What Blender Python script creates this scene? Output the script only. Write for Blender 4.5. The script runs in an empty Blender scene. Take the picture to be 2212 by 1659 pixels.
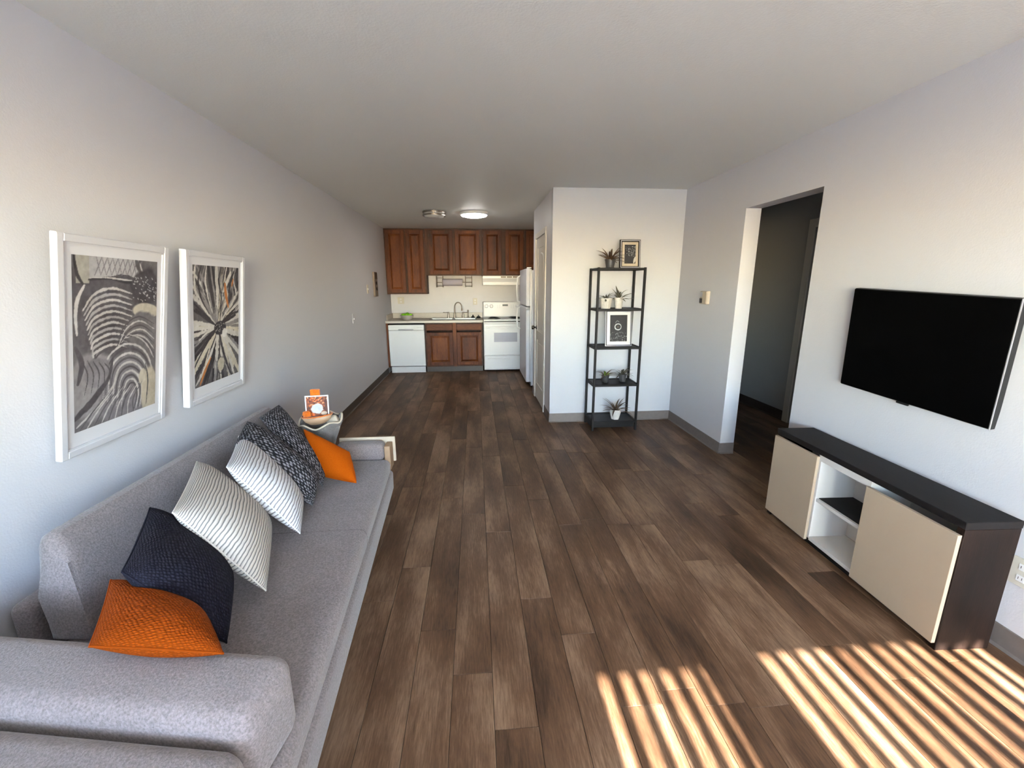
import bpy, bmesh, math, random
import numpy as np
from mathutils import Matrix, Vector, Euler
random.seed(7)
rng = np.random.default_rng(5)
SC = bpy.context.scene
COL = SC.collection
PI = math.pi

# ------------------------------------------------------------------ camera
F_PX, YAW, PITCH, ROLL, CAM_H = 928.04, 0.0836, 0.2265, -0.0029, 1.4965
fw = Vector((math.sin(YAW)*math.cos(PITCH), math.cos(YAW)*math.cos(PITCH), -math.sin(PITCH)))
r0 = Vector((math.cos(YAW), -math.sin(YAW), 0)); u0 = r0.cross(fw)
rt = math.cos(ROLL)*r0 + math.sin(ROLL)*u0
up = -math.sin(ROLL)*r0 + math.cos(ROLL)*u0
cd = bpy.data.cameras.new('camera'); cd.sensor_width = 36; cd.lens = 36*F_PX/2212
cd.clip_start = 0.02; cd.clip_end = 200
cam = bpy.data.objects.new('camera', cd); COL.objects.link(cam)
cam.matrix_world = Matrix(((rt.x, up.x, -fw.x, 0), (rt.y, up.y, -fw.y, 0), (rt.z, up.z, -fw.z, CAM_H), (0, 0, 0, 1)))
SC.camera = cam

# ------------------------------------------------------------------ light
SUN_E = math.atan(2.05/(1.385+1.45))
w = bpy.data.worlds.new('World'); SC.world = w; w.use_nodes = True
nt = w.node_tree; bg = nt.nodes['Background']
sky = nt.nodes.new('ShaderNodeTexSky'); sky.sky_type = 'NISHITA'; sky.sun_disc = False
sky.sun_elevation = SUN_E; sky.sun_rotation = PI; sky.dust_density = 0.2
nt.links.new(sky.outputs[0], bg.inputs[0]); bg.inputs[1].default_value = 6.8
sd = bpy.data.lights.new('sun', 'SUN'); sd.energy = 92; sd.angle = math.radians(.6); sd.color = (1, .97, .91)
so = bpy.data.objects.new('sun', sd); COL.objects.link(so)
so.rotation_euler = Vector((0, -math.cos(SUN_E), math.sin(SUN_E))).to_track_quat('Z', 'Y').to_euler()
so.location = (1.3, -4, 5)
pd = bpy.data.lights.new('sky_portal', 'AREA'); pd.shape = 'RECTANGLE'; pd.size = 3.5; pd.size_y = 2.1
pd.cycles.is_portal = True
po = bpy.data.objects.new('sky_portal', pd); COL.objects.link(po); po.location = (.40, -1.50, 1.03)
po.rotation_euler = (PI/2, 0, PI)   # aims into the room (+Y)
SC.view_settings.view_transform = 'Standard'; SC.view_settings.look = 'None'
SC.view_settings.exposure = 0.2; SC.view_settings.gamma = 1; SC.view_settings.use_curve_mapping = False
cy = SC.cycles
cy.max_bounces = 14; cy.diffuse_bounces = 10; cy.glossy_bounces = 4; cy.transmission_bounces = 6; cy.transparent_max_bounces = 10
cy.sample_clamp_indirect = 6; cy.caustics_reflective = False; cy.caustics_refractive = False
cy.use_denoising = True

# ------------------------------------------------------------------ helpers
def lin(c):
    c = c/255
    return c/12.92 if c <= .04045 else ((c+.055)/1.055)**2.4
def rgb(r, g, b): return (lin(r), lin(g), lin(b), 1)

def mat(name, col, rough=.5, metal=0, bump=0, bscale=200, bdist=.002, var=0, vscale=8, emit=None, es=0, spec=None, sheen=0, detail=3, vstretch=None, coat=0):
    m = bpy.data.materials.new(name); m.use_nodes = True
    n, l = m.node_tree.nodes, m.node_tree.links
    b = n['Principled BSDF']
    b.inputs['Base Color'].default_value = col; b.inputs['Roughness'].default_value = rough; b.inputs['Metallic'].default_value = metal
    if spec is not None: b.inputs['Specular IOR Level'].default_value = spec
    if sheen: b.inputs['Sheen Weight'].default_value = sheen; b.inputs['Sheen Roughness'].default_value = .5
    if coat: b.inputs['Coat Weight'].default_value = coat; b.inputs['Coat Roughness'].default_value = .08
    tc = n.new('ShaderNodeTexCoord')
    if var:
        t = n.new('ShaderNodeTexNoise'); t.inputs['Scale'].default_value = vscale; t.inputs['Detail'].default_value = 6
        if vstretch:
            mp = n.new('ShaderNodeMapping'); mp.inputs['Scale'].default_value = vstretch
            l.new(tc.outputs['Object'], mp.inputs[0]); l.new(mp.outputs[0], t.inputs[0])
        else: l.new(tc.outputs['Object'], t.inputs[0])
        r = n.new('ShaderNodeValToRGB')
        r.color_ramp.elements[0].position = .3; r.color_ramp.elements[1].position = .7
        r.color_ramp.elements[0].color = tuple(c*(1-var) for c in col[:3])+(1,)
        r.color_ramp.elements[1].color = tuple(min(1, c*(1+var)) for c in col[:3])+(1,)
        l.new(t.outputs[0], r.inputs[0]); l.new(r.outputs[0], b.inputs['Base Color'])
    if bump:
        t = n.new('ShaderNodeTexNoise'); t.inputs['Scale'].default_value = bscale; t.inputs['Detail'].default_value = detail
        l.new(tc.outputs['Object'], t.inputs[0])
        bp = n.new('ShaderNodeBump'); bp.inputs['Strength'].default_value = bump; bp.inputs['Distance'].default_value = bdist
        l.new(t.outputs[0], bp.inputs['Height']); l.new(bp.outputs[0], b.inputs['Normal'])
    if emit: b.inputs['Emission Color'].default_value = emit; b.inputs['Emission Strength'].default_value = es
    return m

def bxm(bm, x0, y0, z0, x1, y1, z1, bev=0, seg=2):
    vs = [bm.verts.new(p) for p in ((x0,y0,z0),(x1,y0,z0),(x1,y1,z0),(x0,y1,z0),(x0,y0,z1),(x1,y0,z1),(x1,y1,z1),(x0,y1,z1))]
    fs = [bm.faces.new([vs[i] for i in f]) for f in ((0,3,2,1),(4,5,6,7),(0,1,5,4),(1,2,6,5),(2,3,7,6),(3,0,4,7))]
    if bev:
        es = set(e for f in fs for e in f.edges)
        bmesh.ops.bevel(bm, geom=list(es), offset=bev, segments=seg, profile=.5, affect='EDGES', clamp_overlap=True)
    return bm
def BM(): return bmesh.new()
def box(x0, y0, z0, x1, y1, z1, bev=0, seg=2): return bxm(BM(), min(x0,x1), min(y0,y1), min(z0,z1), max(x0,x1), max(y0,y1), max(z0,z1), bev, seg)

def tube(bm, pts, r, seg=10, cap=True):
    pts = [Vector(p) for p in pts]; rings = []
    rr = r if isinstance(r, (list, tuple)) else [r]*len(pts)
    prev = None
    for i, p in enumerate(pts):
        d = (pts[min(i+1, len(pts)-1)] - pts[max(i-1, 0)]).normalized()
        if prev is None:
            a = d.orthogonal().normalized()
        else:
            a = (prev - d*prev.dot(d)).normalized()
        prev = a; b = d.cross(a)
        rings.append([bm.verts.new(p + rr[i]*(math.cos(2*PI*k/seg)*a + math.sin(2*PI*k/seg)*b)) for k in range(seg)])
    for A, B in zip(rings, rings[1:]):
        for k in range(seg): bm.faces.new((A[k], A[(k+1) % seg], B[(k+1) % seg], B[k]))
    if cap:
        bm.faces.new(rings[0][::-1]); bm.faces.new(rings[-1])
    return bm
def lathe(bm, prof, cx=0, cy=0, cz=0, seg=24, axis='Z', wob=None):
    """prof: (radius, height) from the first to the last point."""
    rings = []
    for j, (r, h) in enumerate(prof):
        ring = []
        for k in range(seg):
            t = 2*PI*k/seg; R = r*(1+(wob(t, j) if wob else 0)); x, y, z = R*math.cos(t), R*math.sin(t), h
            if axis == 'X': x, y, z = h, R*math.cos(t), R*math.sin(t)
            if axis == 'Y': x, y, z = R*math.sin(t), h, R*math.cos(t)
            ring.append(bm.verts.new((cx+x, cy+y, cz+z)))
        rings.append(ring)
    for A, B in zip(rings, rings[1:]):
        for k in range(seg): bm.faces.new((A[k], A[(k+1) % seg], B[(k+1) % seg], B[k]))
    if prof[0][0] > 1e-6: bm.faces.new(rings[0][::-1])
    if prof[-1][0] > 1e-6: bm.faces.new(rings[-1])
    return bm

MW = {}
def empty(name, loc, label, cat, group=None, rot=None):
    o = bpy.data.objects.new(name, None); o.empty_display_size = .1; COL.objects.link(o)
    o.location = loc
    if rot: o.rotation_euler = rot
    M = Matrix.Translation(loc) @ (Euler(rot).to_matrix().to_4x4() if rot else Matrix.Identity(4))
    MW[o.name] = M
    o['label'] = label; o['category'] = cat
    if group: o['group'] = group
    return o
def part(name, bm, m, parent=None, local=False, smooth=False, label=None, at=None):
    """one mesh object; vertices given in world space (local=False) or in the parent's space; at = origin in that space"""
    bmesh.ops.recalc_face_normals(bm, faces=bm.faces)
    if parent is not None and not local:
        bm.transform(MW[parent.name].inverted())
    org = Vector((0, 0, 0))
    if at is not None:
        org = Vector(at)
        if parent is not None and not local: org = MW[parent.name].inverted() @ org
        bm.transform(Matrix.Translation(-org))
    me = bpy.data.meshes.new(name); bm.to_mesh(me); bm.free()
    if isinstance(m, (list, tuple)):
        for q in m: me.materials.append(q)
    else: me.materials.append(m)
    if smooth:
        me.polygons.foreach_set('use_smooth', [True]*len(me.polygons))
        if smooth == 'auto': me.set_sharp_from_angle(angle=math.radians(38))
    o = bpy.data.objects.new(name, me); COL.objects.link(o)
    o.parent = parent; o.location = org
    MW[o.name] = (MW[parent.name] if parent is not None else Matrix.Identity(4)) @ Matrix.Translation(org)
    if label: o['label'] = label
    return o
def tag(o, label, cat, group=None):
    o['label'] = label; o['category'] = cat
    if group: o['group'] = group
    return o
def struct(name, bm, m, at=None, label=None, parent=None, smooth=False):
    o = part(name, bm, m, parent, at=at, smooth=smooth)
    if parent is None: o['kind'] = 'structure'
    if label: o['label'] = label
    return o
def copy_tree(o, parent=None, loc=None, label=None):
    c = o.copy(); COL.objects.link(c); c.parent = parent
    if loc is not None: c.location = loc
    if label: c['label'] = label
    for ch in list(o.children): copy_tree(ch, c)
    return c

# ------------------------------------------------------------------ materials
M_wall = mat('wall_paint', rgb(211, 210, 214), .45, bump=.35, bscale=140, bdist=.0016, detail=2)
M_ceil = mat('ceiling_paint', rgb(240, 241, 235), .5, bump=.45, bscale=110, bdist=.002, detail=2)
M_wall_dim = mat('wall_paint_darkened', rgb(192, 194, 199), .5, bump=.35, bscale=140, bdist=.0016, detail=2)  # copy of the wall paint, darkened to offset strong window light
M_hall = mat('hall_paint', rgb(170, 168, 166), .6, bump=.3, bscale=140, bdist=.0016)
M_base = mat('vinyl_baseboard', rgb(112, 104, 99), .42, var=.06, vscale=30)
M_base_dark = mat('dark_vinyl_baseboard', rgb(72, 62, 56), .35, var=.08, vscale=30)
M_slab = mat('floor_slab', rgb(40, 30, 24), .9)
M_white = mat('white_enamel', rgb(232, 232, 232), .28)
M_fridge = mat('fridge_enamel', rgb(215, 216, 224), .25, bump=.2, bscale=400, bdist=.0006)
M_trimw = mat('white_trim_paint', rgb(222, 217, 208), .4)
M_doorw = mat('door_paint', rgb(206, 200, 190), .42)
M_black = mat('black_metal', rgb(14, 13, 15), .55, spec=.25)
M_blackp = mat('black_plastic', rgb(14, 14, 15), .35)
M_screen = mat('television_glass', (0.0008, 0.0008, 0.0009, 1), .5, spec=.03)
M_chrome = mat('brushed_nickel', rgb(150, 140, 130), .28, metal=1)
M_steel = mat('stainless_steel', rgb(128, 124, 120), .35, metal=1)
M_silver = mat('silver_edge', rgb(205, 205, 210), .3, metal=.6)
M_frame = mat('white_picture_frame', rgb(214, 214, 219), .45)
M_mat = mat('white_mount_board', rgb(222, 222, 226), .7)
M_counter = mat('speckled_laminate', rgb(196, 186, 174), .4, var=.12, vscale=160)
M_burner = mat('black_burner', rgb(16, 16, 18), .35, metal=.2)
M_beige = mat('beige_lacquer', rgb(178, 160, 138), .45, var=.02, vscale=6)
M_standw = mat('white_melamine', rgb(220, 216, 210), .45)
M_frost = mat('lamp_glass_off', rgb(206, 204, 198), .35)
M_lit = mat('lamp_glass_lit', rgb(255, 255, 250), .4, emit=(1, .97, .9, 1), es=34)
M_potd = mat('dark_grey_ceramic', rgb(62, 62, 64), .4, var=.1, vscale=40)
M_potw = mat('ribbed_white_ceramic', rgb(200, 196, 190), .55, var=.1, vscale=60, bump=.3, bscale=80)
M_soil = mat('soil', rgb(38, 28, 22), .95, bump=.6, bscale=150)
M_leafb = mat('bronze_leaf', rgb(78, 58, 38), .45, var=.45, vscale=40)
M_leafg = mat('grey_leaf', rgb(84, 80, 66), .5, var=.5, vscale=50)
M_leafy = mat('lime_leaf', rgb(116, 148, 42), .45, var=.35, vscale=50)
M_apple = mat('green_apple_skin', rgb(120, 190, 20), .3, var=.2, vscale=20)
M_bowl = mat('grey_stoneware', rgb(178, 172, 166), .4)
M_tan = mat('tan_wood', rgb(150, 124, 98), .5, var=.2, vscale=20, vstretch=(1, 12, 1))
M_cream = mat('cream_board', rgb(190, 178, 158), .6)
M_towel = mat('paper_roll', rgb(178, 174, 186), .8, bump=.3, bscale=200)
M_concrete = mat('balcony_concrete', rgb(236, 232, 224), .8, var=.04, vscale=5)  # kept pale so the unseen outdoor ground bounces sun indoors
M_slat = mat('blind_slat', rgb(225, 222, 214), .5)
M_hinge = mat('bronze_hinge', rgb(92, 84, 74), .4, metal=.8)
M_knob = mat('dark_chrome_knob', rgb(120, 116, 112), .18, metal=1)
M_lid = mat('plate_ivory', rgb(206, 200, 186), .4)
M_therm = mat('thermostat_beige', rgb(190, 178, 160), .45)
M_brown = mat('brown_plastic', rgb(70, 52, 40), .5)

def node_wood(name, dark, mid, light, gloss, vertical='Z', scale=1.0, rnd=.35, ring=9, spec=.3, fine=.95):
    """streaky wood: grain runs along one object axis; every object gets its own shade and offset"""
    m = bpy.data.materials.new(name); m.use_nodes = True
    n, l = m.node_tree.nodes, m.node_tree.links; b = n['Principled BSDF']
    tc = n.new('ShaderNodeTexCoord'); oi = n.new('ShaderNodeObjectInfo')
    off = n.new('ShaderNodeVectorMath'); off.operation = 'SCALE'; off.inputs[0].default_value = (37, 91, 53)
    l.new(oi.outputs['Random'], off.inputs['Scale'])
    add = n.new('ShaderNodeVectorMath'); add.operation = 'ADD'
    l.new(tc.outputs['Object'], add.inputs[0]); l.new(off.outputs[0], add.inputs[1])
    s = {'Y': (1, .09, 1), 'Z': (1, 1, .08), 'X': (.09, 1, 1)}[vertical]
    mp = n.new('ShaderNodeMapping'); mp.inputs['Scale'].default_value = tuple(q*scale for q in s)
    l.new(add.outputs[0], mp.inputs[0])
    n1 = n.new('ShaderNodeTexNoise'); n1.inputs['Scale'].default_value = ring; n1.inputs['Detail'].default_value = 4; n1.inputs['Roughness'].default_value = .6
    n1.inputs['Distortion'].default_value = .6
    l.new(mp.outputs[0], n1.inputs[0])
    # cathedral rings
    mul = n.new('ShaderNodeMath'); mul.operation = 'MULTIPLY'; mul.inputs[1].default_value = 14
    l.new(n1.outputs[0], mul.inputs[0])
    sn = n.new('ShaderNodeMath'); sn.operation = 'SINE'; l.new(mul.outputs[0], sn.inputs[0])
    n2 = n.new('ShaderNodeTexNoise'); n2.inputs['Scale'].default_value = 160; n2.inputs['Detail'].default_value = 5; n2.inputs['Roughness'].default_value = .7
    l.new(mp.outputs[0], n2.inputs[0])
    n3 = n.new('ShaderNodeTexNoise'); n3.inputs['Scale'].default_value = 4.5; n3.inputs['Detail'].default_value = 4
    mp3 = n.new('ShaderNodeMapping'); mp3.inputs['Scale'].default_value = {'Y': (1, .35, 1), 'Z': (1, 1, .35), 'X': (.35, 1, 1)}[vertical]
    l.new(add.outputs[0], mp3.inputs[0]); l.new(mp3.outputs[0], n3.inputs[0])
    def mad(x, k, c):
        q = n.new('ShaderNodeMath'); q.operation = 'MULTIPLY_ADD'; l.new(x, q.inputs[0]); q.inputs[1].default_value = k
        if isinstance(c, float): q.inputs[2].default_value = c
        else: l.new(c, q.inputs[2])
        return q.outputs[0]
    v = mad(sn.outputs[0], .07, 0.0)
    v = mad(n2.outputs[0], fine, v)
    v = mad(n3.outputs[0], 2.0-fine, v)
    v = mad(oi.outputs['Random'], rnd, v)
    v = mad(v, 1.0, -.5 - rnd*.5)
    cr = n.new('ShaderNodeValToRGB'); e = cr.color_ramp.elements
    e[0].position = .18; e[0].color = dark; e[1].position = .85; e[1].color = light
    k = e.new(.5); k.color = mid
    l.new(v, cr.inputs[0]); l.new(cr.outputs[0], b.inputs['Base Color'])
    b.inputs['Roughness'].default_value = gloss; b.inputs['Specular IOR Level'].default_value = spec
    bp = n.new('ShaderNodeBump'); bp.inputs['Strength'].default_value = .25; bp.inputs['Distance'].default_value = .0012
    l.new(n2.outputs[0], bp.inputs['Height']); l.new(bp.outputs[0], b.inputs['Normal'])
    return m
M_plank = node_wood('brown_oak_plank', rgb(50, 33, 21), rgb(88, 64, 46), rgb(134, 108, 86), .42, 'Y', 1, .22, fine=.72)
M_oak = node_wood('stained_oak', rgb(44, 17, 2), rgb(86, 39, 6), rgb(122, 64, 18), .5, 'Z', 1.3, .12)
M_oak_shade = node_wood('stained_oak_gap_shade', rgb(34, 14, 3), rgb(64, 31, 8), rgb(92, 50, 18), .5, 'Z', 1.3, .12)  # same oak, darkened so the gaps around the doors look shaded
M_oakh = node_wood('stained_oak_across', rgb(44, 17, 2), rgb(86, 39, 6), rgb(122, 64, 18), .5, 'X', 1.3, .12)
M_wenge = node_wood('dark_wenge', rgb(14, 9, 7), rgb(26, 17, 13), rgb(42, 29, 23), .5, 'Z', 1.5, .05, spec=.15)
M_wengeh = node_wood('dark_wenge_top', rgb(20, 18, 18), rgb(28, 25, 25), rgb(36, 32, 32), .6, 'Y', 1.5, .05, spec=.12)

def fabric(name, c1, c2, scale, bump=.6, dist=.003, rough=.95, sheen=.3):
    m = bpy.data.materials.new(name); m.use_nodes = True
    n, l = m.node_tree.nodes, m.node_tree.links; b = n['Principled BSDF']
    tc = n.new('ShaderNodeTexCoord')
    t = n.new('ShaderNodeTexNoise'); t.inputs['Scale'].default_value = scale; t.inputs['Detail'].default_value = 3; t.inputs['Roughness'].default_value = .65
    l.new(tc.outputs['Object'], t.inputs[0])
    t2 = n.new('ShaderNodeTexNoise'); t2.inputs['Scale'].default_value = 3; l.new(tc.outputs['Object'], t2.inputs[0])
    a = n.new('ShaderNodeMath'); a.operation = 'MULTIPLY_ADD'; a.inputs[1].default_value = .25; l.new(t2.outputs[0], a.inputs[0]); l.new(t.outputs[0], a.inputs[2])
    r = n.new('ShaderNodeValToRGB'); r.color_ramp.elements[0].position = .45; r.color_ramp.elements[1].position = .8
    r.color_ramp.elements[0].color = c1; r.color_ramp.elements[1].color = c2
    l.new(a.outputs[0], r.inputs[0]); l.new(r.outputs[0], b.inputs['Base Color'])
    b.inputs['Roughness'].default_value = rough; b.inputs['Sheen Weight'].default_value = sheen; b.inputs['Specular IOR Level'].default_value = .2
    bp = n.new('ShaderNodeBump'); bp.inputs['Strength'].default_value = bump; bp.inputs['Distance'].default_value = dist
    l.new(t.outputs[0], bp.inputs['Height']); l.new(bp.outputs[0], b.inputs['Normal'])
    return m
M_sofa = fabric('grey_boucle', rgb(103, 95, 94), rgb(141, 131, 131), 170)
M_bag = fabric('grey_canvas', rgb(84, 80, 78), rgb(112, 108, 104), 220, bump=.3)
M_orangef = fabric('orange_cloth', rgb(176, 84, 16), rgb(206, 108, 30), 120, bump=.4)
M_greyc = fabric('pale_cloth', rgb(186, 188, 194), rgb(212, 214, 220), 90, bump=.4)

def pillow_mat(name, kind, c1, c2, n_rep, bump):
    m = bpy.data.materials.new(name); m.use_nodes = True
    n, l = m.node_tree.nodes, m.node_tree.links; b = n['Principled BSDF']
    uv = n.new('ShaderNodeUVMap')
    ns = n.new('ShaderNodeTexNoise'); ns.inputs['Scale'].default_value = 5; ns.inputs['Detail'].default_value = 2; l.new(uv.outputs[0], ns.inputs[0])
    sub = n.new('ShaderNodeVectorMath'); sub.operation = 'SUBTRACT'; sub.inputs[1].default_value = (.5, .5, .5); l.new(ns.outputs['Color'], sub.inputs[0])
    sc = n.new('ShaderNodeVectorMath'); sc.operation = 'SCALE'; sc.inputs['Scale'].default_value = .035 if kind == 'stripe' else .03; l.new(sub.outputs[0], sc.inputs[0])
    ad = n.new('ShaderNodeVectorMath'); ad.operation = 'ADD'; l.new(uv.outputs[0], ad.inputs[0]); l.new(sc.outputs[0], ad.inputs[1])
    if kind == 'stripe':
        sp = n.new('ShaderNodeSeparateXYZ'); l.new(ad.outputs[0], sp.inputs[0])
        mu = n.new('ShaderNodeMath'); mu.operation = 'MULTIPLY'; mu.inputs[1].default_value = n_rep*2*PI; l.new(sp.outputs[0], mu.inputs[0])
        si = n.new('ShaderNodeMath'); si.operation = 'SINE'; l.new(mu.outputs[0], si.inputs[0])
        mr = n.new('ShaderNodeMapRange'); mr.inputs[1].default_value = -1; mr.inputs[2].default_value = 1; l.new(si.outputs[0], mr.inputs[0])
        h = mr.outputs[0]; lo, hi = .0, .42
    else:
        mp = n.new('ShaderNodeMapping'); mp.inputs['Scale'].default_value = (n_rep, n_rep, 1); mp.inputs['Rotation'].default_value = (0, 0, .5)
        l.new(ad.outputs[0], mp.inputs[0])
        vo = n.new('ShaderNodeTexVoronoi'); vo.inputs['Scale'].default_value = 1; vo.inputs['Randomness'].default_value = .35
        l.new(mp.outputs[0], vo.inputs[0])
        mr = n.new('ShaderNodeMapRange'); mr.inputs[1].default_value = .1; mr.inputs[2].default_value = .6; mr.inputs[3].default_value = 1; mr.inputs[4].default_value = 0
        l.new(vo.outputs['Distance'], mr.inputs[0]); h = mr.outputs[0]; lo, hi = .25, .8
    r = n.new('ShaderNodeValToRGB'); r.color_ramp.elements[0].position = lo; r.color_ramp.elements[1].position = hi
    r.color_ramp.elements[0].color = c1; r.color_ramp.elements[1].color = c2
    l.new(h, r.inputs[0]); l.new(r.outputs[0], b.inputs['Base Color'])
    b.inputs['Roughness'].default_value = .9; b.inputs['Specular IOR Level'].default_value = .1
    bp = n.new('ShaderNodeBump'); bp.inputs['Strength'].default_value = bump; bp.inputs['Distance'].default_value = .004
    l.new(h, bp.inputs['Height']); l.new(bp.outputs[0], b.inputs['Normal'])
    return m
MP_orange = pillow_mat('orange_knit', 'dot', rgb(112, 46, 0), rgb(142, 62, 3), 42, .7)
MP_orange2 = pillow_mat('orange_felt', 'dot', rgb(150, 66, 0), rgb(160, 74, 2), 60, .2)
MP_navy = pillow_mat('navy_knit', 'dot', rgb(22, 22, 31), rgb(42, 42, 55), 46, .6)
MP_dots = pillow_mat('dark_grey_popcorn_knit', 'dot', rgb(34, 34, 38), rgb(150, 150, 156), 26, .8)
MP_stripe = pillow_mat('white_corded', 'stripe', rgb(112, 110, 108), rgb(222, 216, 208), 42, .8)
MP_stripe2 = pillow_mat('bright_white_corded', 'stripe', rgb(120, 118, 122), rgb(232, 232, 234), 34, .8)

# ------------------------------------------------------------------ room
XL, XR, YP, XP, H = -1.527, 2.175, 4.5375, .797, 2.44
YN, YK = -1.30, 8.13            # inner face of the window wall, kitchen back wall
YD0, YD1, ZD = 2.70, 3.49, 2.089
XH = 3.42                       # far wall of the hall
XKR = 1.55                      # right wall behind the fridge

struct('ceiling', box(XL-.12, YN-.15, H, XH+.1, YK+.1, H+.1), M_ceil)
struct('wall_left', box(XL-.1, YN-.15, -.06, XL, YK+.1, H), M_wall)
bm = box(XR, YN-.15, -.06, XR+.13, YD0, H)
bxm(bm, XR, YD1, -.06, XR+.13, YP+.1, H); bxm(bm, XR, YD0, ZD, XR+.13, YD1, H)
struct('wall_right', bm, M_wall)
struct('wall_kitchen_back', box(XL, YK, -.06, XKR+.1, YK+.1, H), M_wall)
bm = box(XP, YP, -.06, XR, YP+.1, H)              # the short wall behind the shelf
struct('wall_closet_front', bm, M_wall_dim)
DY0, DY1, DZ = 4.965, 5.685, 2.06                 # closet door opening
bm = box(XP, YP+.1, -.06, XP+.1, DY0, H); bxm(bm, XP, DY1, -.06, XP+.1, 5.96, H); bxm(bm, XP, DY0, DZ, XP+.1, DY1, H)
bxm(bm, XP+.1, 5.86, -.06, XKR, 5.96, H)
struct('wall_closet_side', bm, M_wall)
struct('wall_kitchen_right', box(XKR, 5.86, -.06, XKR+.1, YK, H), M_wall)
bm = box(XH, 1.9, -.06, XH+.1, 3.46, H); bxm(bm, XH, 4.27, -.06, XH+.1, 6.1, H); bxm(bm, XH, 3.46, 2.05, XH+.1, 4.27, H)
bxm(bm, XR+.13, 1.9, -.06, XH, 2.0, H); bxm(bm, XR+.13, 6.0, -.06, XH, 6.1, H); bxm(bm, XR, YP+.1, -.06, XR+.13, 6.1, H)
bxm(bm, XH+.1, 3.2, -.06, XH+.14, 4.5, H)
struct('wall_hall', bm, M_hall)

# window wall behind the camera, with the sliding door's opening
WX0, WX1, WZ = .40, 2.12, 2.05
WA0, WA1, WAS = -1.18, .22, .95         # second glass panel without a blind, added to light the left side
bm = box(XL, YN-.15, -.06, WA0, YN, H); bxm(bm, WA1, YN-.15, -.06, WX0, YN, H); bxm(bm, WA0, YN-.15, WZ, WA1, YN, H); bxm(bm, WA0, YN-.15, -.06, WA1, YN, WAS); bxm(bm, WX1, YN-.15, -.06, XR, YN, H); bxm(bm, WX0, YN-.15, WZ, WX1, YN, H)
struct('wall_near', bm, M_wall)
win = bpy.data.objects.new('window_1', None); COL.objects.link(win); win['kind'] = 'structure'; MW['window_1'] = Matrix.Identity(4)
def wframe(x0, x1, y, zs=0):
    b = box(x0, y, zs+.02, x0+.035, y+.03, WZ-.02); bxm(b, x1-.035, y, zs+.02, x1, y+.03, WZ-.02)
    bxm(b, x0, y, zs, x1, y+.03, zs+.05); bxm(b, x0, y, WZ-.05, x1, y+.03, WZ-.0)
    return b
M_pane = bpy.data.materials.new('window_pane'); M_pane.use_nodes = True
_n, _l = M_pane.node_tree.nodes, M_pane.node_tree.links; _n.remove(_n['Principled BSDF'])
_t = _n.new('ShaderNodeBsdfTransparent'); _g = _n.new('ShaderNodeBsdfGlossy'); _g.inputs['Roughness'].default_value = .02
_x = _n.new('ShaderNodeMixShader'); _x.inputs[0].default_value = .06
_l.new(_t.outputs[0], _x.inputs[1]); _l.new(_g.outputs[0], _x.inputs[2]); _l.new(_x.outputs[0], _n['Material Output'].inputs[0])
for i, (a, b_) in enumerate(((WX0, 1.00), (.98, WX1))):
    y = YN-.12+i*.04
    f = part('window_frame', wframe(a, b_, y), M_white, win)
    part('pane', box(a+.035, y+.012, .05, b_-.035, y+.016, WZ-.05), M_pane, f)
win2 = bpy.data.objects.new('added_window', None); COL.objects.link(win2); win2['kind'] = 'structure'; MW['added_window'] = Matrix.Identity(4)
f = part('window_frame', wframe(WA0, WA1, YN-.12, WAS), M_white, win2)
part('pane', box(WA0+.035, YN-.108, WAS+.05, WA1-.035, YN-.104, WZ-.05), M_pane, f)
bl = empty('vertical_blind', ((WX0+WX1)/2, YN+.07, 2.08), 'white vertical blind hanging open across the sliding glass door behind the camera', 'blind')
part('head_rail', box(WX0-.06, YN+.03, 2.07, WX1+.04, YN+.09, 2.12, .004), M_white, bl)
def slat():
    b = BM(); n = 6; ring = []
    for k in range(n+1):
        s = (k/n-.5)*.089; c = .006*math.cos(PI*k/n-PI/2)
        ring.append((s, c))
    vs = [[b.verts.new((x, y, z)) for z in (.02, 2.07)] for x, y in ring]
    vt = [[b.verts.new((x, y+.001, z)) for z in (.02, 2.07)] for x, y in ring]
    for q in (vs, vt):
        for A, B in zip(q, q[1:]): b.faces.new((A[0], B[0], B[1], A[1]))
    for z in (0, 1):
        for k in range(n): b.faces.new((vs[k][z], vs[k+1][z], vt[k+1][z], vt[k][z]))
    b.faces.new((vs[0][0], vs[0][1], vt[0][1], vt[0][0])); b.faces.new((vs[n][0], vs[n][1], vt[n][1], vt[n][0]))
    return b
gaps = [.467+.0832*k for k in range(6)] + [1.16+.0832*k for k in range(13)]
slat_x = [g-.0416 for g in gaps[:6]] + [gaps[5]+.036, .967, 1.03, 1.085] + [g-.0416 for g in gaps[6:]] 
slat_mesh = None
for i, x in enumerate(slat_x):
    if slat_mesh is None:
        o = part('slat', slat(), M_slat, bl, at=(0, 0, 0)); slat_mesh = o
        o.location = (0, 0, 0)
    else:
        o = slat_mesh.copy(); COL.objects.link(o); o.parent = bl
    closed = .89 < x < 1.1
    o.location = (x-(WX0+WX1)/2, 0, -2.08)
    o.rotation_euler = (0, 0, math.radians(12 if closed else (-60 if .89 < x < 1.52 else 60)+random.uniform(-3, 3)))

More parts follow.
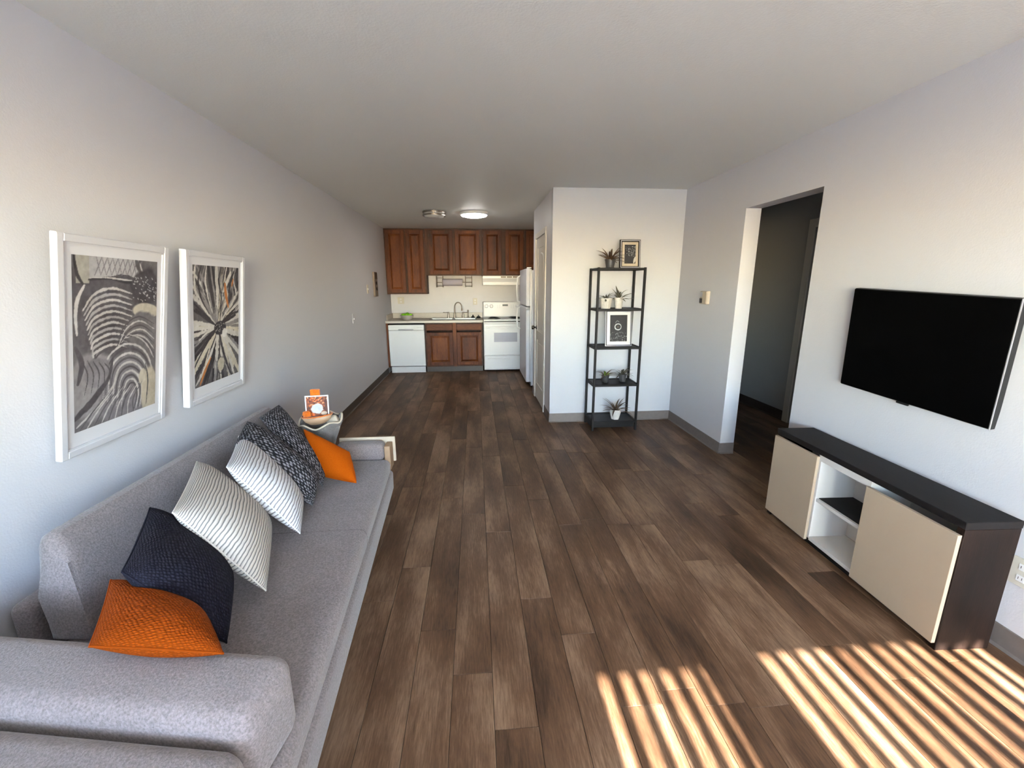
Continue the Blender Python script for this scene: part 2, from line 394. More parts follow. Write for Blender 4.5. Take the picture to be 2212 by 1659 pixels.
# floor: slab plus planks, each its own object
fl = struct('floor', box(XL-.1, YN-.15, -.1, XH+.1, YK+.1, -.006), M_slab)
def plank_mesh(L, W=.1525):
    b = BM(); t = .0006; x, y = W/2, L/2
    lo = [b.verts.new(p) for p in ((-x,-y,-.006),(x,-y,-.006),(x,y,-.006),(-x,y,-.006))]
    mi = [b.verts.new(p) for p in ((-x,-y,-.0012),(x,-y,-.0012),(x,y,-.0012),(-x,y,-.0012))]
    hi = [b.verts.new(p) for p in ((-x+t,-y+t,0),(x-t,-y+t,0),(x-t,y-t,0),(-x+t,y-t,0))]
    b.faces.new(hi)
    for A, B in ((lo, mi), (mi, hi)):
        for k in range(4): b.faces.new((A[k], A[(k+1) % 4], B[(k+1) % 4], B[k]))
    me = bpy.data.meshes.new('plank'); b.to_mesh(me); b.free(); me.materials.append(M_plank); return me
PLM = {}
PL, PW = 1.22, .154
ends = {-3: 3.312, -2: 1.641, -1: 1.406, 0: 1.177, 1: 1.799, 2: 1.565, 3: 2.44}
def put_plank(x, y0, y1, w):
    L = round(y1-y0, 3)
    if L < .04: return
    key = (L, round(w, 4))
    if key not in PLM: PLM[key] = plank_mesh(L-.0016, w-.0014)
    o = bpy.data.objects.new('plank', PLM[key]); COL.objects.link(o); o.parent = fl; o.location = (x, (y0+y1)/2, 0)
random.seed(11)
k0 = -11
for k in range(-11, 23):
    a = .036+PW*k; b_ = a+PW
    a2, b2 = max(a, XL), min(b_, XH)
    if b2-a2 < .02: continue
    xm = (a2+b2)/2
    ph = ends.get(k, 0 + random.uniform(0, PL))
    ph = (ph - YN) % PL
    if a2 >= XR-.02: y0, y1 = 2.0, 6.0
    elif a2 >= XP-.09: y0, y1 = YN, YP
    else: y0, y1 = YN, 7.6
    if b2 > XR > a2: y0, y1 = YN, YP
    y = YN+ph-PL
    while y < y1:
        put_plank(xm, max(y, y0), min(y+PL, y1), b2-a2); y += PL
for k in range(5, 9):     # kitchen floor under the fridge
    a = .036+PW*k
    put_plank(a+PW/2, 5.97, 7.2, PW)

# baseboards (vinyl cove: thin board with a toe)
def base_run(name, p, q, nrm, m, h=.1):
    p, q, nrm = Vector(p+(0,)), Vector(q+(0,)), Vector(nrm+(0,))
    b = BM(); prof = [(0, .0005), (.014, .0005), (.006, .012), (.004, h-.004), (.002, h), (0, h)]
    A = [b.verts.new(p+nrm*d+Vector((0, 0, z))) for d, z in prof]; B = [b.verts.new(q+nrm*d+Vector((0, 0, z))) for d, z in prof]
    for k in range(len(prof)): b.faces.new((A[k], A[(k+1) % 6], B[(k+1) % 6], B[k]))
    b.faces.new(A); b.faces.new(B[::-1])
    return struct(name, b, m)
base_run('baseboard_left', (XL, YN), (XL, 7.5), (1, 0), M_base_dark)
base_run('baseboard_closet_front', (XP-.002, YP), (XR, YP), (0, -1), M_base)
base_run('baseboard_right', (XR, YD1), (XR, YP-.002), (-1, 0), M_base)
base_run('baseboard_right_near', (XR, YN), (XR, YD0), (-1, 0), M_base)
base_run('baseboard_jamb', (XR, YD1), (XR+.13, YD1), (0, -1), M_base)
base_run('baseboard_closet_side', (XP, YP), (XP, DY0-.065), (-1, 0), M_base_dark)
base_run('baseboard_closet_rear', (XP, DY1+.065), (XP, 5.95), (-1, 0), M_base_dark)
base_run('baseboard_hall', (XH, 4.34), (XH, 6.0), (-1, 0), M_base_dark, .11)

# closet door, casing, hinges, knob
def casing(y0, y1, ztop, x, nx, wd=.062):
    b = BM()
    def strip(ya, za, yb, zb):
        bxm(b, min(x, x+nx*.014), ya, za, max(x, x+nx*.014), yb, zb, .003, 1)
    strip(y0-wd, 0, y0, ztop+wd); strip(y1, 0, y1+wd, ztop+wd); strip(y0, ztop, y1, ztop+wd)
    return b
struct('trim_1', casing(DY0, DY1, DZ, XP, -1), M_trimw, label='white casing around the closet door')
def panel_door(name, x, y0, y1, z1, nx, m, thick=.035):
    root = bpy.data.objects.new(name, None); COL.objects.link(root); root.location = (x, (y0+y1)/2, 0); root['kind'] = 'structure'
    MW[root.name] = Matrix.Translation((x, (y0+y1)/2, 0))
    fx = x+nx*.004
    st = .11; mid = .105
    b = BM()
    def bb(ya, za, yb, zb, d=.008, bev=0): bxm(b, min(fx, fx+nx*d), ya, za, max(fx, fx+nx*d), yb, zb, bev, 1)
    bxm(b, min(x-nx*thick, fx), y0, .012, max(x-nx*thick, fx), y1, z1)
    bb(y0, .012, y0+st, z1); bb(y1-st, .012, y1, z1)
    for za, zb in ((.012, .22), (.80, .92), (z1-.12, z1)): bb(y0+st, za, y1-st, zb)
    part('door_leaf', b, m, root)
    # raised fields: lower panel, upper panel with an arched head
    w_ = (y1-y0)-2*st
    f1 = BM(); bxm(f1, min(fx, fx+nx*.007), y0+st+.03, .25, max(fx, fx+nx*.007), y1-st-.03, .77, .005, 1)
    part('door_panel', f1, m, root)
    f2 = BM(); ym = (y0+y1)/2; hw = w_/2-.03; zt = z1-.21
    pts = [(-hw, .95), (hw, .95)] + [(hw*math.cos(t), zt-.06+.09*math.sin(t)**1.0) for t in [PI*j/10 for j in range(0, 11)]]
    va = [f2.verts.new((fx+nx*.0005, ym+a, c)) for a, c in pts]; vb = [f2.verts.new((fx+nx*.007, ym+a*.94, c+(.012 if c < 1 else -.012))) for a, c in pts]
    f2.faces.new(vb); 
    for k in range(len(pts)): f2.faces.new((va[k], va[(k+1) % len(pts)], vb[(k+1) % len(pts)], vb[k]))
    part('door_panel', f2, m, root)
    return root
cl = panel_door('door_1', XP+.012, DY0+.003, DY1-.003, DZ-.004, -1, M_doorw)
kb = lathe(BM(), [(.028, 0), (.028, -.006), (.011, -.010), (.011, -.028), (.022, -.034), (.03, -.048), (.026, -.062), (.012, -.068)], XP+.0, DY1-.075, .955, 20, 'X')
part('door_knob', kb, M_knob, cl, smooth=True, label='dark chrome door knob')
for z in (.30, 1.0, 1.72):
    part('hinge', box(XP-.006, DY0-.006, z, XP+.004, DY0+.01, z+.09), M_hinge, cl, label='bronze hinge')
# hall door, mostly hidden in the dark
struct('trim_2', casing(3.50, 4.27, 2.05, XH, -1, .085), M_trimw)
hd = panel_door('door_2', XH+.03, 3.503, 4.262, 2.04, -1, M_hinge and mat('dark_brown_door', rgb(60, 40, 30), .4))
part('door_knob', lathe(BM(), [(.026, 0), (.01, -.01), (.01, -.03), (.027, -.045), (.02, -.06)], XH+.022, 4.18, .93, 16, 'X'), M_knob, hd, smooth=True)

# outside: unseen sunlit ground, added to bounce light up to the ceiling
struct('trim_3', box(XL-5, -12, -.12, XR+5, YN-.15, -.03), M_concrete, label='unseen pale balcony floor outside the sliding door, added to bounce sunlight inside')

struct('sun_block_slab', box(XL-3, -5.6, 2.62, .425, YN-.15, 2.8), M_concrete, label='unseen slab added to keep direct sun off the left glass panel')  # added out of view to block the sun above the left panel
hall_fill = empty('ceiling_light', (2.85, 2.5, H), 'unseen lamp added to brighten the dark hallway behind the right wall', 'ceiling light')  # out-of-view fill lamp, added to lift the dark hall
part('shade', lathe(BM(), [(.11, 0), (.115, -.02), (.09, -.04), (.001, -.05)], 2.85, 2.5, H-.001, 24), mat('hall_fill_glow', rgb(255, 250, 240), .4, emit=(1, .97, .93, 1), es=7), hall_fill, smooth=True)

# ------------------------------------------------------------------ kitchen
YU = 7.82; YB = 7.52
def cab_door(parent, x0, x1, z0, z1, y, hinge_side=None, frame=.055, drawer=False):
    if drawer: b = box(x0, y-.019, z0, x1, y-.001, z1, .005, 2)
    else:
        f_ = frame; b = box(x0, y-.019, z0, x0+f_, y-.001, z1, .003, 1); bxm(b, x1-f_, y-.019, z0, x1, y-.001, z1, .003, 1)
        bxm(b, x0+f_, y-.0188, z0, x1-f_, y-.001, z0+f_, .003, 1); bxm(b, x0+f_, y-.0188, z1-f_, x1-f_, y-.001, z1, .003, 1)
    d = part('drawer' if drawer else 'door', b, M_oakh if drawer else M_oak, parent, at=((x0+x1)/2, y, (z0+z1)/2))
    if not drawer:
        f = BM(); xa, xb, za, zb = x0+frame, x1-frame, z0+frame, z1-frame
        outer = [(xa, za), (xb, za), (xb, zb), (xa, zb)]
        def ring(off, yy): return [f.verts.new((px+(off if px == xa else -off), yy, pz+(off if pz == za else -off))) for px, pz in outer]
        seq = [ring(0, y-.003), ring(.010, y-.003), ring(.038, y-.017), ring(.042, y-.017)]
        for A, B in zip(seq, seq[1:]):
            for k in range(4): f.faces.new((A[k], A[(k+1) % 4], B[(k+1) % 4], B[k]))
        f.faces.new(seq[-1])
        part('raised_panel', f, M_oak, d)
    if hinge_side is not None:
        hx = x0-.004 if hinge_side < 0 else x1+.004
        for z in (z0+.06, z1-.10):
            part('hinge', box(hx-.005, y-.014, z, hx+.005, y-.0005, z+.04), M_brown, d)
    return d
def carcass(x0, x1, z0, z1, y0, y1, m=M_oak, fr=.03, hollow=False):
    if hollow:
        b = box(x0, y0+.018, z0, x0+.018, y1, z1); bxm(b, x1-.018, y0+.018, z0, x1, y1, z1); bxm(b, x0+.018, y1-.012, z0, x1-.018, y1, z1)
        bxm(b, x0+.018, y0+.018, z0, x1-.018, y1-.012, z0+.018)
    else: b = box(x0, y0+.018, z0, x1, y1, z1)
    bxm(b, x0, y0, z0, x0+fr, y0+.018, z1); bxm(b, x1-fr, y0, z0, x1, y0+.018, z1)
    bxm(b, x0+fr, y0, z0, x1-fr, y0+.018, z0+fr); bxm(b, x0+fr, y0, z1-fr, x1-fr, y0+.018, z1)
    return b
ZT = H-.004
c1 = empty('wall_cabinet', (-1.17, YU, 1.345), 'tall double-door oak wall cabinet in the left kitchen corner, hanging lowest of the row', 'cabinet')
part('body', carcass(XL+.003, -.835, 1.345, ZT, YU, YK-.002), M_oak_shade, c1)
cab_door(c1, -1.505, -1.185, 1.37, 2.41, YU, -1); cab_door(c1, -1.155, -.862, 1.37, 2.41, YU, 1)
c2 = empty('wall_cabinet', (-.33, YU, 1.665), 'double-door oak wall cabinet above the sink', 'cabinet')
part('body', carcass(-.833, .128, 1.665, ZT, YU, YK-.002), M_oak_shade, c2)
cab_door(c2, -.765, -.37, 1.685, 2.41, YU, -1); cab_door(c2, -.325, .095, 1.685, 2.41, YU, 1)
c3 = empty('wall_cabinet', (.5, YU, 1.655), 'double-door oak wall cabinet above the range hood', 'cabinet')
part('body', carcass(.130, .885, 1.655, ZT, YU, YK-.002), M_oak_shade, c3)
cab_door(c3, .155, .478, 1.675, 2.41, YU, -1); cab_door(c3, .545, .862, 1.675, 2.41, YU, 1)
c4 = empty('wall_cabinet', (1.2, YU, 1.80), 'dark shaded oak wall cabinet over the fridge, rightmost of the row', 'cabinet')
part('body', carcass(.887, XKR-.003, 1.76, ZT, YU, YK-.002), M_oak_shade, c4)
cab_door(c4, .91, 1.20, 1.785, 2.41, YU); cab_door(c4, 1.22, 1.52, 1.785, 2.41, YU)

# base cabinet, dishwasher, worktop
bc = empty('base_cabinet', (-.38, YB, 0), 'oak sink base cabinet with two drawer fronts over two doors', 'cabinet')
part('body', carcass(-.872, .118, .10, .868, YB, YK-.002, fr=.028, hollow=True), M_oak_shade, bc)
part('toe_kick', box(-.872, YB+.05, .002, .118, YK-.002, .10), M_base_dark, bc, label='dark grey toe kick')
cab_door(bc, -.845, -.40, .735, .845, YB, drawer=True); cab_door(bc, -.33, .095, .735, .845, YB, drawer=True)
cab_door(bc, -.845, -.40, .125, .70, YB, -1); cab_door(bc, -.33, .095, .125, .70, YB, 1)
part('stile', box(-.395, YB-.003, .10, -.335, YB+.01, .868), M_oak, bc)
ep = part('cabinet_end_panel', box(XL+.003, YB+.002, .10, -1.495, YK-.002, .868), M_oak); ep.name = 'cabinet_end_panel'
tag(ep, 'narrow oak filler panel between the left wall and the dishwasher', 'cabinet panel')
dw = empty('dishwasher', (-1.19, YB, 0), 'white built-in dishwasher left of the oak sink cabinet', 'dishwasher')
part('body', box(-1.485, YB+.01, .10, -.88, YK-.002, .84), M_blackp, dw)
part('door', box(-1.485, YB-.03, .125, -.882, YB+.01, .745, .006), M_white, dw)
cp = part('control_panel', box(-1.485, YB-.034, .748, -.882, YB+.01, .838, .006), M_white, dw)
part('handle', lathe(BM(), [(.0, -.13), (.012, -.12), (.014, 0), (.012, .12), (0, .13)], -1.19, YB-.035, .757, 10, 'X'), M_silver, cp, smooth=True, label='pale grey finger pull')
for i in range(6): part('button', box(-1.0+i*.016, YB-.0365, .79, -.99+i*.016, YB-.034, .797), M_silver, cp)
part('toe_kick', box(-1.475, YB-.004, .004, -.89, YB+.03, .112, .003), M_white, dw)
wt = empty('worktop', (-.7, YB, .87), 'beige speckled laminate worktop with a low backsplash, running over the dishwasher and sink cabinet', 'worktop')
SX0, SX1, SY0, SY1 = -.81, .02, 7.60, 7.98
b = box(XL+.003, 7.485, .87, SX0, YK-.003, .908); bxm(b, SX1, 7.485, .87, .130, YK-.003, .908)
bxm(b, SX0, 7.485, .87, SX1, SY0, .908); bxm(b, SX0, SY1, .87, SX1, YK-.003, .908)
part('worktop_slab', b, M_counter, wt)
part('backsplash', box(XL+.003, YK-.024, .908, .130, YK-.003, 1.0, .004), M_counter, wt)
part('side_splash', box(XL+.003, 7.60, .908, XL+.022, YK-.024, 1.0, .004), M_counter, wt)
part('front_edge', box(XL+.003, 7.470, .868, .130, 7.4855, .909, .005), mat('pale_laminate_edge', rgb(206, 200, 190), .4), wt)

sk = empty('kitchen_sink', (-.4, 7.8, .908), 'double-bowl stainless steel sink set in the worktop', 'sink')
b = BM()
def rim(b, x0, x1, y0, y1, z, d, t=.03):
    o = [(x0-t, y0-t), (x1+t, y0-t), (x1+t, y1+t), (x0-t, y1+t)]; i_ = [(x0, y0), (x1, y0), (x1, y1), (x0, y1)]; k_ = [(x0+.02, y0+.02), (x1-.02, y0+.02), (x1-.02, y1-.02), (x0+.02, y1-.02)]
    O = [b.verts.new((x, y, z)) for x, y in o]; I = [b.verts.new((x, y, z+.003)) for x, y in i_]; K = [b.verts.new((x, y, z-d)) for x, y in k_]
    for A, B in ((O, I), (I, K)):
        for q in range(4): b.faces.new((A[q], A[(q+1) % 4], B[(q+1) % 4], B[q]))
    b.faces.new(K)
rim(b, -.785, -.41, 7.625, 7.95, .9095, .17, .024); rim(b, -.37, .0, 7.625, 7.95, .9095, .17, .02)
bxm(b, -.80, 7.972, .9085, .02, 8.06, .912)
part('basin', b, M_steel, sk)
for x in (-.6, -.19): part('drain', lathe(BM(), [(.04, 0), (.03, .003), (.01, .001)], x, 7.78, .7405, 16), M_chrome, sk)
fc = empty('faucet', (-.375, 8.0, .912), 'brushed nickel gooseneck kitchen faucet with two lever handles behind the sink', 'faucet')
pts = [(-.375, 8.01, .912), (-.375, 8.01, 1.06)] + [(-.31-.065*math.cos(t), 8.01-.02*math.sin(t), 1.10+.09*math.sin(t)) for t in [PI*j/12 for j in range(0, 13)]] + [(-.243, 8.0, 1.075)]
part('spout', tube(BM(), pts, .0095, 10), M_chrome, fc, smooth='auto')
part('spout_base', lathe(BM(), [(.022, 0), (.022, .01), (.016, .06), (.017, .09), (.011, .1)], -.375, 8.01, .912, 16), M_chrome, fc, smooth='auto')
part('aerator', lathe(BM(), [(.009, .03), (.014, .01), (.016, -.025)], -.243, 8.0, 1.065, 14), M_chrome, fc, smooth='auto')
for x, s in ((-.49, -1), (-.225, 1)):
    h = part('handle', lathe(BM(), [(.022, 0), (.019, .03), (.014, .085), (.016, .10), (.006, .108)], x, 8.01, .912, 14), M_chrome, fc, smooth='auto')
    part('lever', tube(BM(), [(x, 8.01, 1.012), (x+s*.05, 8.0, 1.008), (x+s*.095, 7.99, 1.012)], [.007, .006, .008], 8), M_chrome, h, smooth='auto')
sp = part('sink_sprayer', lathe(BM(), [(.022, 0), (.018, .02), (.011, .04), (.012, .09), (.016, .12), (.013, .14), (.004, .145)], -.135, 8.01, .912, 14), M_chrome, smooth='auto')
tag(sp, 'upright nickel side sprayer right of the faucet handles', 'sprayer')
for i, (x, y, lb, r) in enumerate(((-.045, 7.96, 'black rubber sink stopper lying nearer the sprayer', .034), (.055, 7.93, 'black sink strainer with a shiny knob lying next to the stove', .038))):
    e = empty('sink_stopper', (x, y, .913), lb, 'sink stopper')
    part('disc', lathe(BM(), [(r, 0), (r*1.05, .012), (r*.7, .03), (r*.3, .034)], x, y, .9125, 16), M_blackp, e, smooth='auto')
    part('knob', lathe(BM(), [(.008, 0), (.014, .012), (.012, .02), (.003, .024)], x, y, .946, 12), M_blackp if i == 0 else M_steel, e, smooth='auto')

# bowl of green apples
bx, by = -1.185, 7.66
bo = empty('fruit_bowl', (bx, by, .908), 'grey ribbed stoneware bowl filled with green apples on the worktop', 'bowl')
prof = [(.04, 0), (.062, .004), (.092, .03), (.11, .075), (.114, .085), (.108, .085), (.088, .034), (.055, .012), (.001, .01)]
part('bowl_shell', lathe(BM(), prof, bx, by, .9085, 48, wob=lambda t, j: .018*math.cos(24*t) if j < 4 else 0), M_bowl, bo, smooth=True)
def apple_bm():
    p = []
    for j in range(9):
        t = PI*j/8; r = .036*math.sin(t)**.85 if 0 < j < 8 else 0.001
        p.append((r, -.031*math.cos(t) - (.008 if j == 8 else 0)))
    return lathe(BM(), p, 0, 0, 0, 16)
ap = None
spots = [(-.062, -.012, .080, 'green apple at the left side of the fruit bowl'), (.0, -.040, .084, 'bright green apple at the front middle of the fruit bowl'),
         (.062, -.01, .080, 'darker green apple at the right side of the fruit bowl'), (.004, .03, .098, 'green apple on top at the back of the fruit bowl'), (-.04, .052, .082, 'half-hidden green apple at the back left of the fruit bowl')]
for i, (dx, dy, dz, lb) in enumerate(spots):
    if ap is None:
        ap = empty('apple', (bx+dx, by+dy, .908+dz), lb, 'apple', 'green apples in the bowl')
        part('fruit', apple_bm(), M_apple, ap, local=True, smooth=True)
        part('stem', tube(BM(), [(0, 0, .02), (.002, 0, .036)], .0015, 5), M_brown, ap, local=True)
    else:
        copy_tree(ap, None, (bx+dx, by+dy, .908+dz), lb)

# paper towel holder
ph = empty('paper_towel_holder', (-.36, 7.95, 1.6), 'chrome wire paper towel holder with a pale roll under the oak cabinet above the sink', 'paper towel holder')
part('paper_roll', lathe(BM(), [(.056, -.18), (.058, -.175), (.058, .175), (.056, .18)], -.40, 7.97, 1.545, 24, 'X'), M_towel, ph, smooth='auto', label='pale lilac-grey paper roll')
for x in (-.675, -.565, -.165, -.05):
    part('wire_ring', tube(BM(), [(x, 7.97-.075, 1.655), (x, 7.97-.08, 1.50), (x, 7.97-.05, 1.465), (x, 7.97+.05, 1.465), (x, 7.97+.08, 1.50), (x, 7.97+.075, 1.655)], .005, 6), M_chrome, ph, smooth='auto')
for z, y in ((1.62, 7.893), (1.48, 7.90)):
    for xa, xb in ((-.675, -.565), (-.165, -.05)): part('wire', tube(BM(), [(xa, y, z), (xb, y, z)], .0045, 6), M_chrome, ph)
part('spindle', tube(BM(), [(-.675, 7.97, 1.545), (-.05, 7.97, 1.545)], .006, 8), M_chrome, ph)

# outlets on the backsplash
def plate(name, c, nrm, w_, h_, label, cat, kind='outlet', m=M_lid):
    c = Vector(c); e = empty(name, c, label, cat)
    nx, ny = nrm
    def bb(u0, u1, z0, z1, d0, d1):
        if ny: return box(c.x+u0, c.y+ny*d0, c.z+z0, c.x+u1, c.y+ny*d1, c.z+z1, .001, 1)
        return box(c.x+nx*d0, c.y+u0, c.z+z0, c.x+nx*d1, c.y+u1, c.z+z1, .001, 1)
    part('cover_plate', bb(-w_/2, w_/2, -h_/2, h_/2, .0005, .007), m, e)
    if kind == 'outlet':
        for dz in (-.024, .024):
            s = part('socket', bb(-.014, .014, dz-.014, dz+.014, .007, .0095), M_white, e)
            for du in (-.006, .006): part('slot', bb(du-.001, du+.001, dz-.005, dz+.006, .0095, .0102), M_blackp, s)
    else:
        part('toggle', bb(-.006, .006, -.012, .012, .007, .016), M_white, e)
    return e
plate('power_outlet', (-1.40+.05, YK, 1.225), (0, -1), .115, .118, 'wide ivory outlet plate on the kitchen wall above the fruit bowl', 'outlet')
plate('power_outlet', (.0, YK, 1.20), (0, -1), .075, .118, 'ivory outlet plate on the kitchen wall just left of the stove', 'outlet')
plate('power_outlet', (XR, 1.335, .36), (-1, 0), .075, .118, 'white outlet low on the right wall behind the media console', 'outlet')
plate('light_switch', (XL, 6.43, 1.445), (1, 0), .075, .125, 'white light switch on the left wall beside the narrow wall plaque', 'light switch', 'switch')
plate('light_switch', (XL, 5.58, 1.09), (1, 0), .075, .12, 'faint white plate low on the left wall, nearer the room than the wall plaque', 'light switch', 'switch', M_wall)
wp = empty('wall_intercom', (XL, 6.89, 1.51), 'narrow dark brown wall panel with black buttons on the left wall by the kitchen cabinets', 'intercom')
part('body', box(XL+.0005, 6.79, 1.33, XL+.028, 6.985, 1.695, .003), mat('taupe_plastic', rgb(120, 106, 94), .4), wp)
part('speaker_grille', box(XL+.028, 6.80, 1.59, XL+.032, 6.975, 1.685), M_brown, wp)
for z in (1.53, 1.445): part('button', lathe(BM(), [(.026, 0), (.026, .006), (.02, .01)], XL+.028, 6.90, z, 14, 'X'), M_blackp, wp)

# range hood
hd_ = empty('range_hood', (.52, 7.66, 1.5), 'white slim range hood with vent slots under the oak cabinet', 'range hood')
b = BM(); x0, x1 = .14, .88
prf = [(YK-.003, 1.652), (7.70, 1.652), (7.70, 1.61), (7.655, 1.545), (7.655, 1.50), (YK-.003, 1.50)]
A = [b.verts.new((x0, y, z)) for y, z in prf]; B = [b.verts.new((x1, y, z)) for y, z in prf]
b.faces.new(A); b.faces.new(B[::-1])
for k in range(6): b.faces.new((A[k], A[(k+1) % 6], B[(k+1) % 6], B[k]))
part('hood_body', b, M_white, hd_)
part('front_lip', box(.145, 7.648, 1.498, .875, 7.658, 1.53, .003), M_white, hd_)
for i in range(3):
    g = box(.455+i*.105, 7.697, 1.622, .545+i*.105, 7.701, 1.642); part('vent', g, M_hinge, hd_, label='grey louvred vent')

# stove
stv = empty('stove', (.515, 7.5, 0), 'white freestanding electric stove with coil burners between sink cabinet and fridge', 'stove')
X0, X1, YS = .138, .893, 7.47
part('body', box(X0, YS+.03, .03, X1, YK-.01, .895), M_white, stv)
part('cooktop', box(X0-.002, YS-.005, .89, X1+.002, YK-.01, .918, .008), M_white, stv)
bg_ = BM(); bxm(bg_, X0, YK-.12, .918, X1, YK-.012, 1.20, .02, 3)
cpn = part('control_panel', bg_, M_white, stv)
yb = YK-.12
part('display', box(.50, yb-.003, 1.12, .60, yb+.001, 1.15), M_blackp, cpn)
for i, x in enumerate((.205, .295, .775, .84)):
    part('knob', lathe(BM(), [(.034, 0), (.03, -.01), (.024, -.012), (.022, -.03), (.01, -.033)], x, yb, 1.12, 18, 'Y'), M_white, cpn, smooth='auto')
for i in range(4):
    for j in range(3):
        x = (.40, .44, .65, .69)[i]
        part('button', box(x, yb-.003, 1.085+j*.024, x+.02, yb, 1.093+j*.024), M_silver, cpn)
for (x, y, r) in ((.33, 7.66, .10), (.71, 7.66, .08), (.33, 7.9, .08), (.71, 7.9, .10)):
    bb = part('burner', lathe(BM(), [(r+.012, 0), (r+.012, .004), (r, .002), (r*.3, -.001)], x, y, .9185, 24), M_steel, stv, smooth='auto', label='steel drip ring')
    cpts = [(x+(.02+(r-.03)*t/30)*math.cos(t*1.05), y+(.02+(r-.03)*t/30)*math.sin(t*1.05), .926) for t in range(31)]
    part('coil', tube(BM(), cpts, .006, 6), M_burner, bb, smooth=True, label='black coil')
od = part('oven_door', box(X0+.004, YS-.012, .30, X1-.004, YS+.03, .845, .008), M_white, stv)
part('oven_window', box(.315, YS-.0135, .53, .72, YS-.010, .69, .001, 1), mat('grey_oven_glass', rgb(176, 176, 186), .12, coat=.5), od, label='grey oven window')
part('door_handle', box(X0+.03, YS-.05, .775, X1-.03, YS-.03, .80, .006), M_white, od)
part('handle_mount', box(X0+.05, YS-.04, .778, X0+.08, YS-.01, .797), M_white, od); part('handle_mount', box(X1-.08, YS-.04, .778, X1-.05, YS-.01, .797), M_white, od)
vt = part('vent_trim', box(X0+.004, YS-.004, .85, X1-.004, YS+.03, .868), M_white, stv)
part('vent_gap', box(X0+.01, YS+.0, .872, X1-.01, YS+.031, .887), M_blackp, stv, label='black gap under the cooktop')
for i in range(9): part('vent_slot', box(X0+.05+i*.075, YS-.0045, .832, X0+.10+i*.075, YS-.002, .842), M_hinge, vt)
dr = part('storage_drawer', box(X0+.004, YS-.012, .055, X1-.004, YS+.03, .285, .008), M_white, stv)
part('drawer_pull', box(X0+.06, YS-.022, .225, X1-.3, YS-.010, .25, .006), M_white, dr)

# fridge (doors face left, into the kitchen)
fr = empty('refrigerator', (1.1, 6.65, 0), 'white top-freezer refrigerator side-on beside the closet wall', 'refrigerator')
FY0, FY1, FX = 6.20, 7.08, .725
part('body', box(.80, FY0, .03, 1.49, FY1-.01, 1.70, .006), M_fridge, fr)
for (z0, z1, nm, zh0, zh1) in ((.085, 1.185, 'refrigerator_door', .80, 1.16), (1.197, 1.725, 'freezer_door', 1.22, 1.64)):
    b = BM(); bxm(b, FX, FY0-.006, z0, .785, FY1, z1, .016, 3)
    d = part(nm, b, M_fridge, fr)
    yh = FY1-.06
    part('door_handle', tube(BM(), [(FX+.004, yh, zh0), (FX-.045, yh, zh0+.03), (FX-.055, yh, (zh0+zh1)/2), (FX-.045, yh, zh1-.03), (FX+.004, yh, zh1)], .014, 10), M_white, d, smooth='auto')
part('toe_grille', box(.80, FY0+.02, .02, .815, FY1-.02, .08), M_hinge, fr, label='grey toe grille')
part('hinge_cover', box(.74, FY0+.01, 1.725, .80, FY0+.06, 1.74, .004), M_white, fr)
part('gasket', box(.785, FY0+.002, .09, .80, FY1-.012, 1.715), M_silver, fr)
for y in (FY0+.05, FY1-.08): part('foot', lathe(BM(), [(.018, 0), (.018, .03)], .84, y, .001, 12), M_blackp, fr)

# ceiling lights
l1 = empty('ceiling_light', (-.51, 6.05, H), 'unlit flush ceiling light with two brushed nickel rings', 'ceiling light')
part('shade', lathe(BM(), [(.135, 0), (.135, -.055), (.115, -.075), (.06, -.085), (.001, -.087)], -.51, 6.05, H-.001, 40), M_frost, l1, smooth='auto', label='frosted glass shade')
for z in (-.016, -.052): part('metal_ring', lathe(BM(), [(.138, z-.009), (.15, z-.009), (.152, z), (.15, z+.009), (.138, z+.009), (.138, z-.009)], -.51, 6.05, H, 40), M_chrome, l1, smooth='auto', label='brushed nickel ring')
for a in range(3):
    t = a*2*PI/3+.6; part('ring_post', box(-.51+.145*math.cos(t)-.008, 6.05+.145*math.sin(t)-.008, H-.06, -.51+.145*math.cos(t)+.008, 6.05+.145*math.sin(t)+.008, H-.002), M_chrome, l1)
l2 = empty('ceiling_light', (.01, 6.12, H), 'round glowing white ceiling light over the kitchen floor', 'ceiling light')
part('shade', lathe(BM(), [(.168, -.018), (.172, -.03), (.165, -.045), (.1, -.06), (.001, -.065)], .01, 6.12, H-.001, 40), M_lit, l2, smooth=True, label='lit white shade')
part('mounting_ring', lathe(BM(), [(.17, 0), (.190, 0), (.190, -.03), (.174, -.036), (.173, -.02)], .01, 6.12, H-.0005, 40), M_white, l2, smooth='auto')

# thermostat
th = empty('thermostat', (XR, 3.965, 1.375), 'small beige thermostat with a dark window on the right wall left of the doorway', 'thermostat')
part('body', box(XR-.03, 3.90, 1.315, XR-.0005, 4.03, 1.435, .004), M_therm, th)
part('cover', box(XR-.036, 3.905, 1.32, XR-.03, 3.975, 1.43, .002), M_cream, th)
part('display', box(XR-.034, 3.982, 1.325, XR-.030, 4.026, 1.368), M_blackp, th, label='dark square window')
part('dial', box(XR-.034, 3.982, 1.38, XR-.030, 4.026, 1.428), M_silver, th)

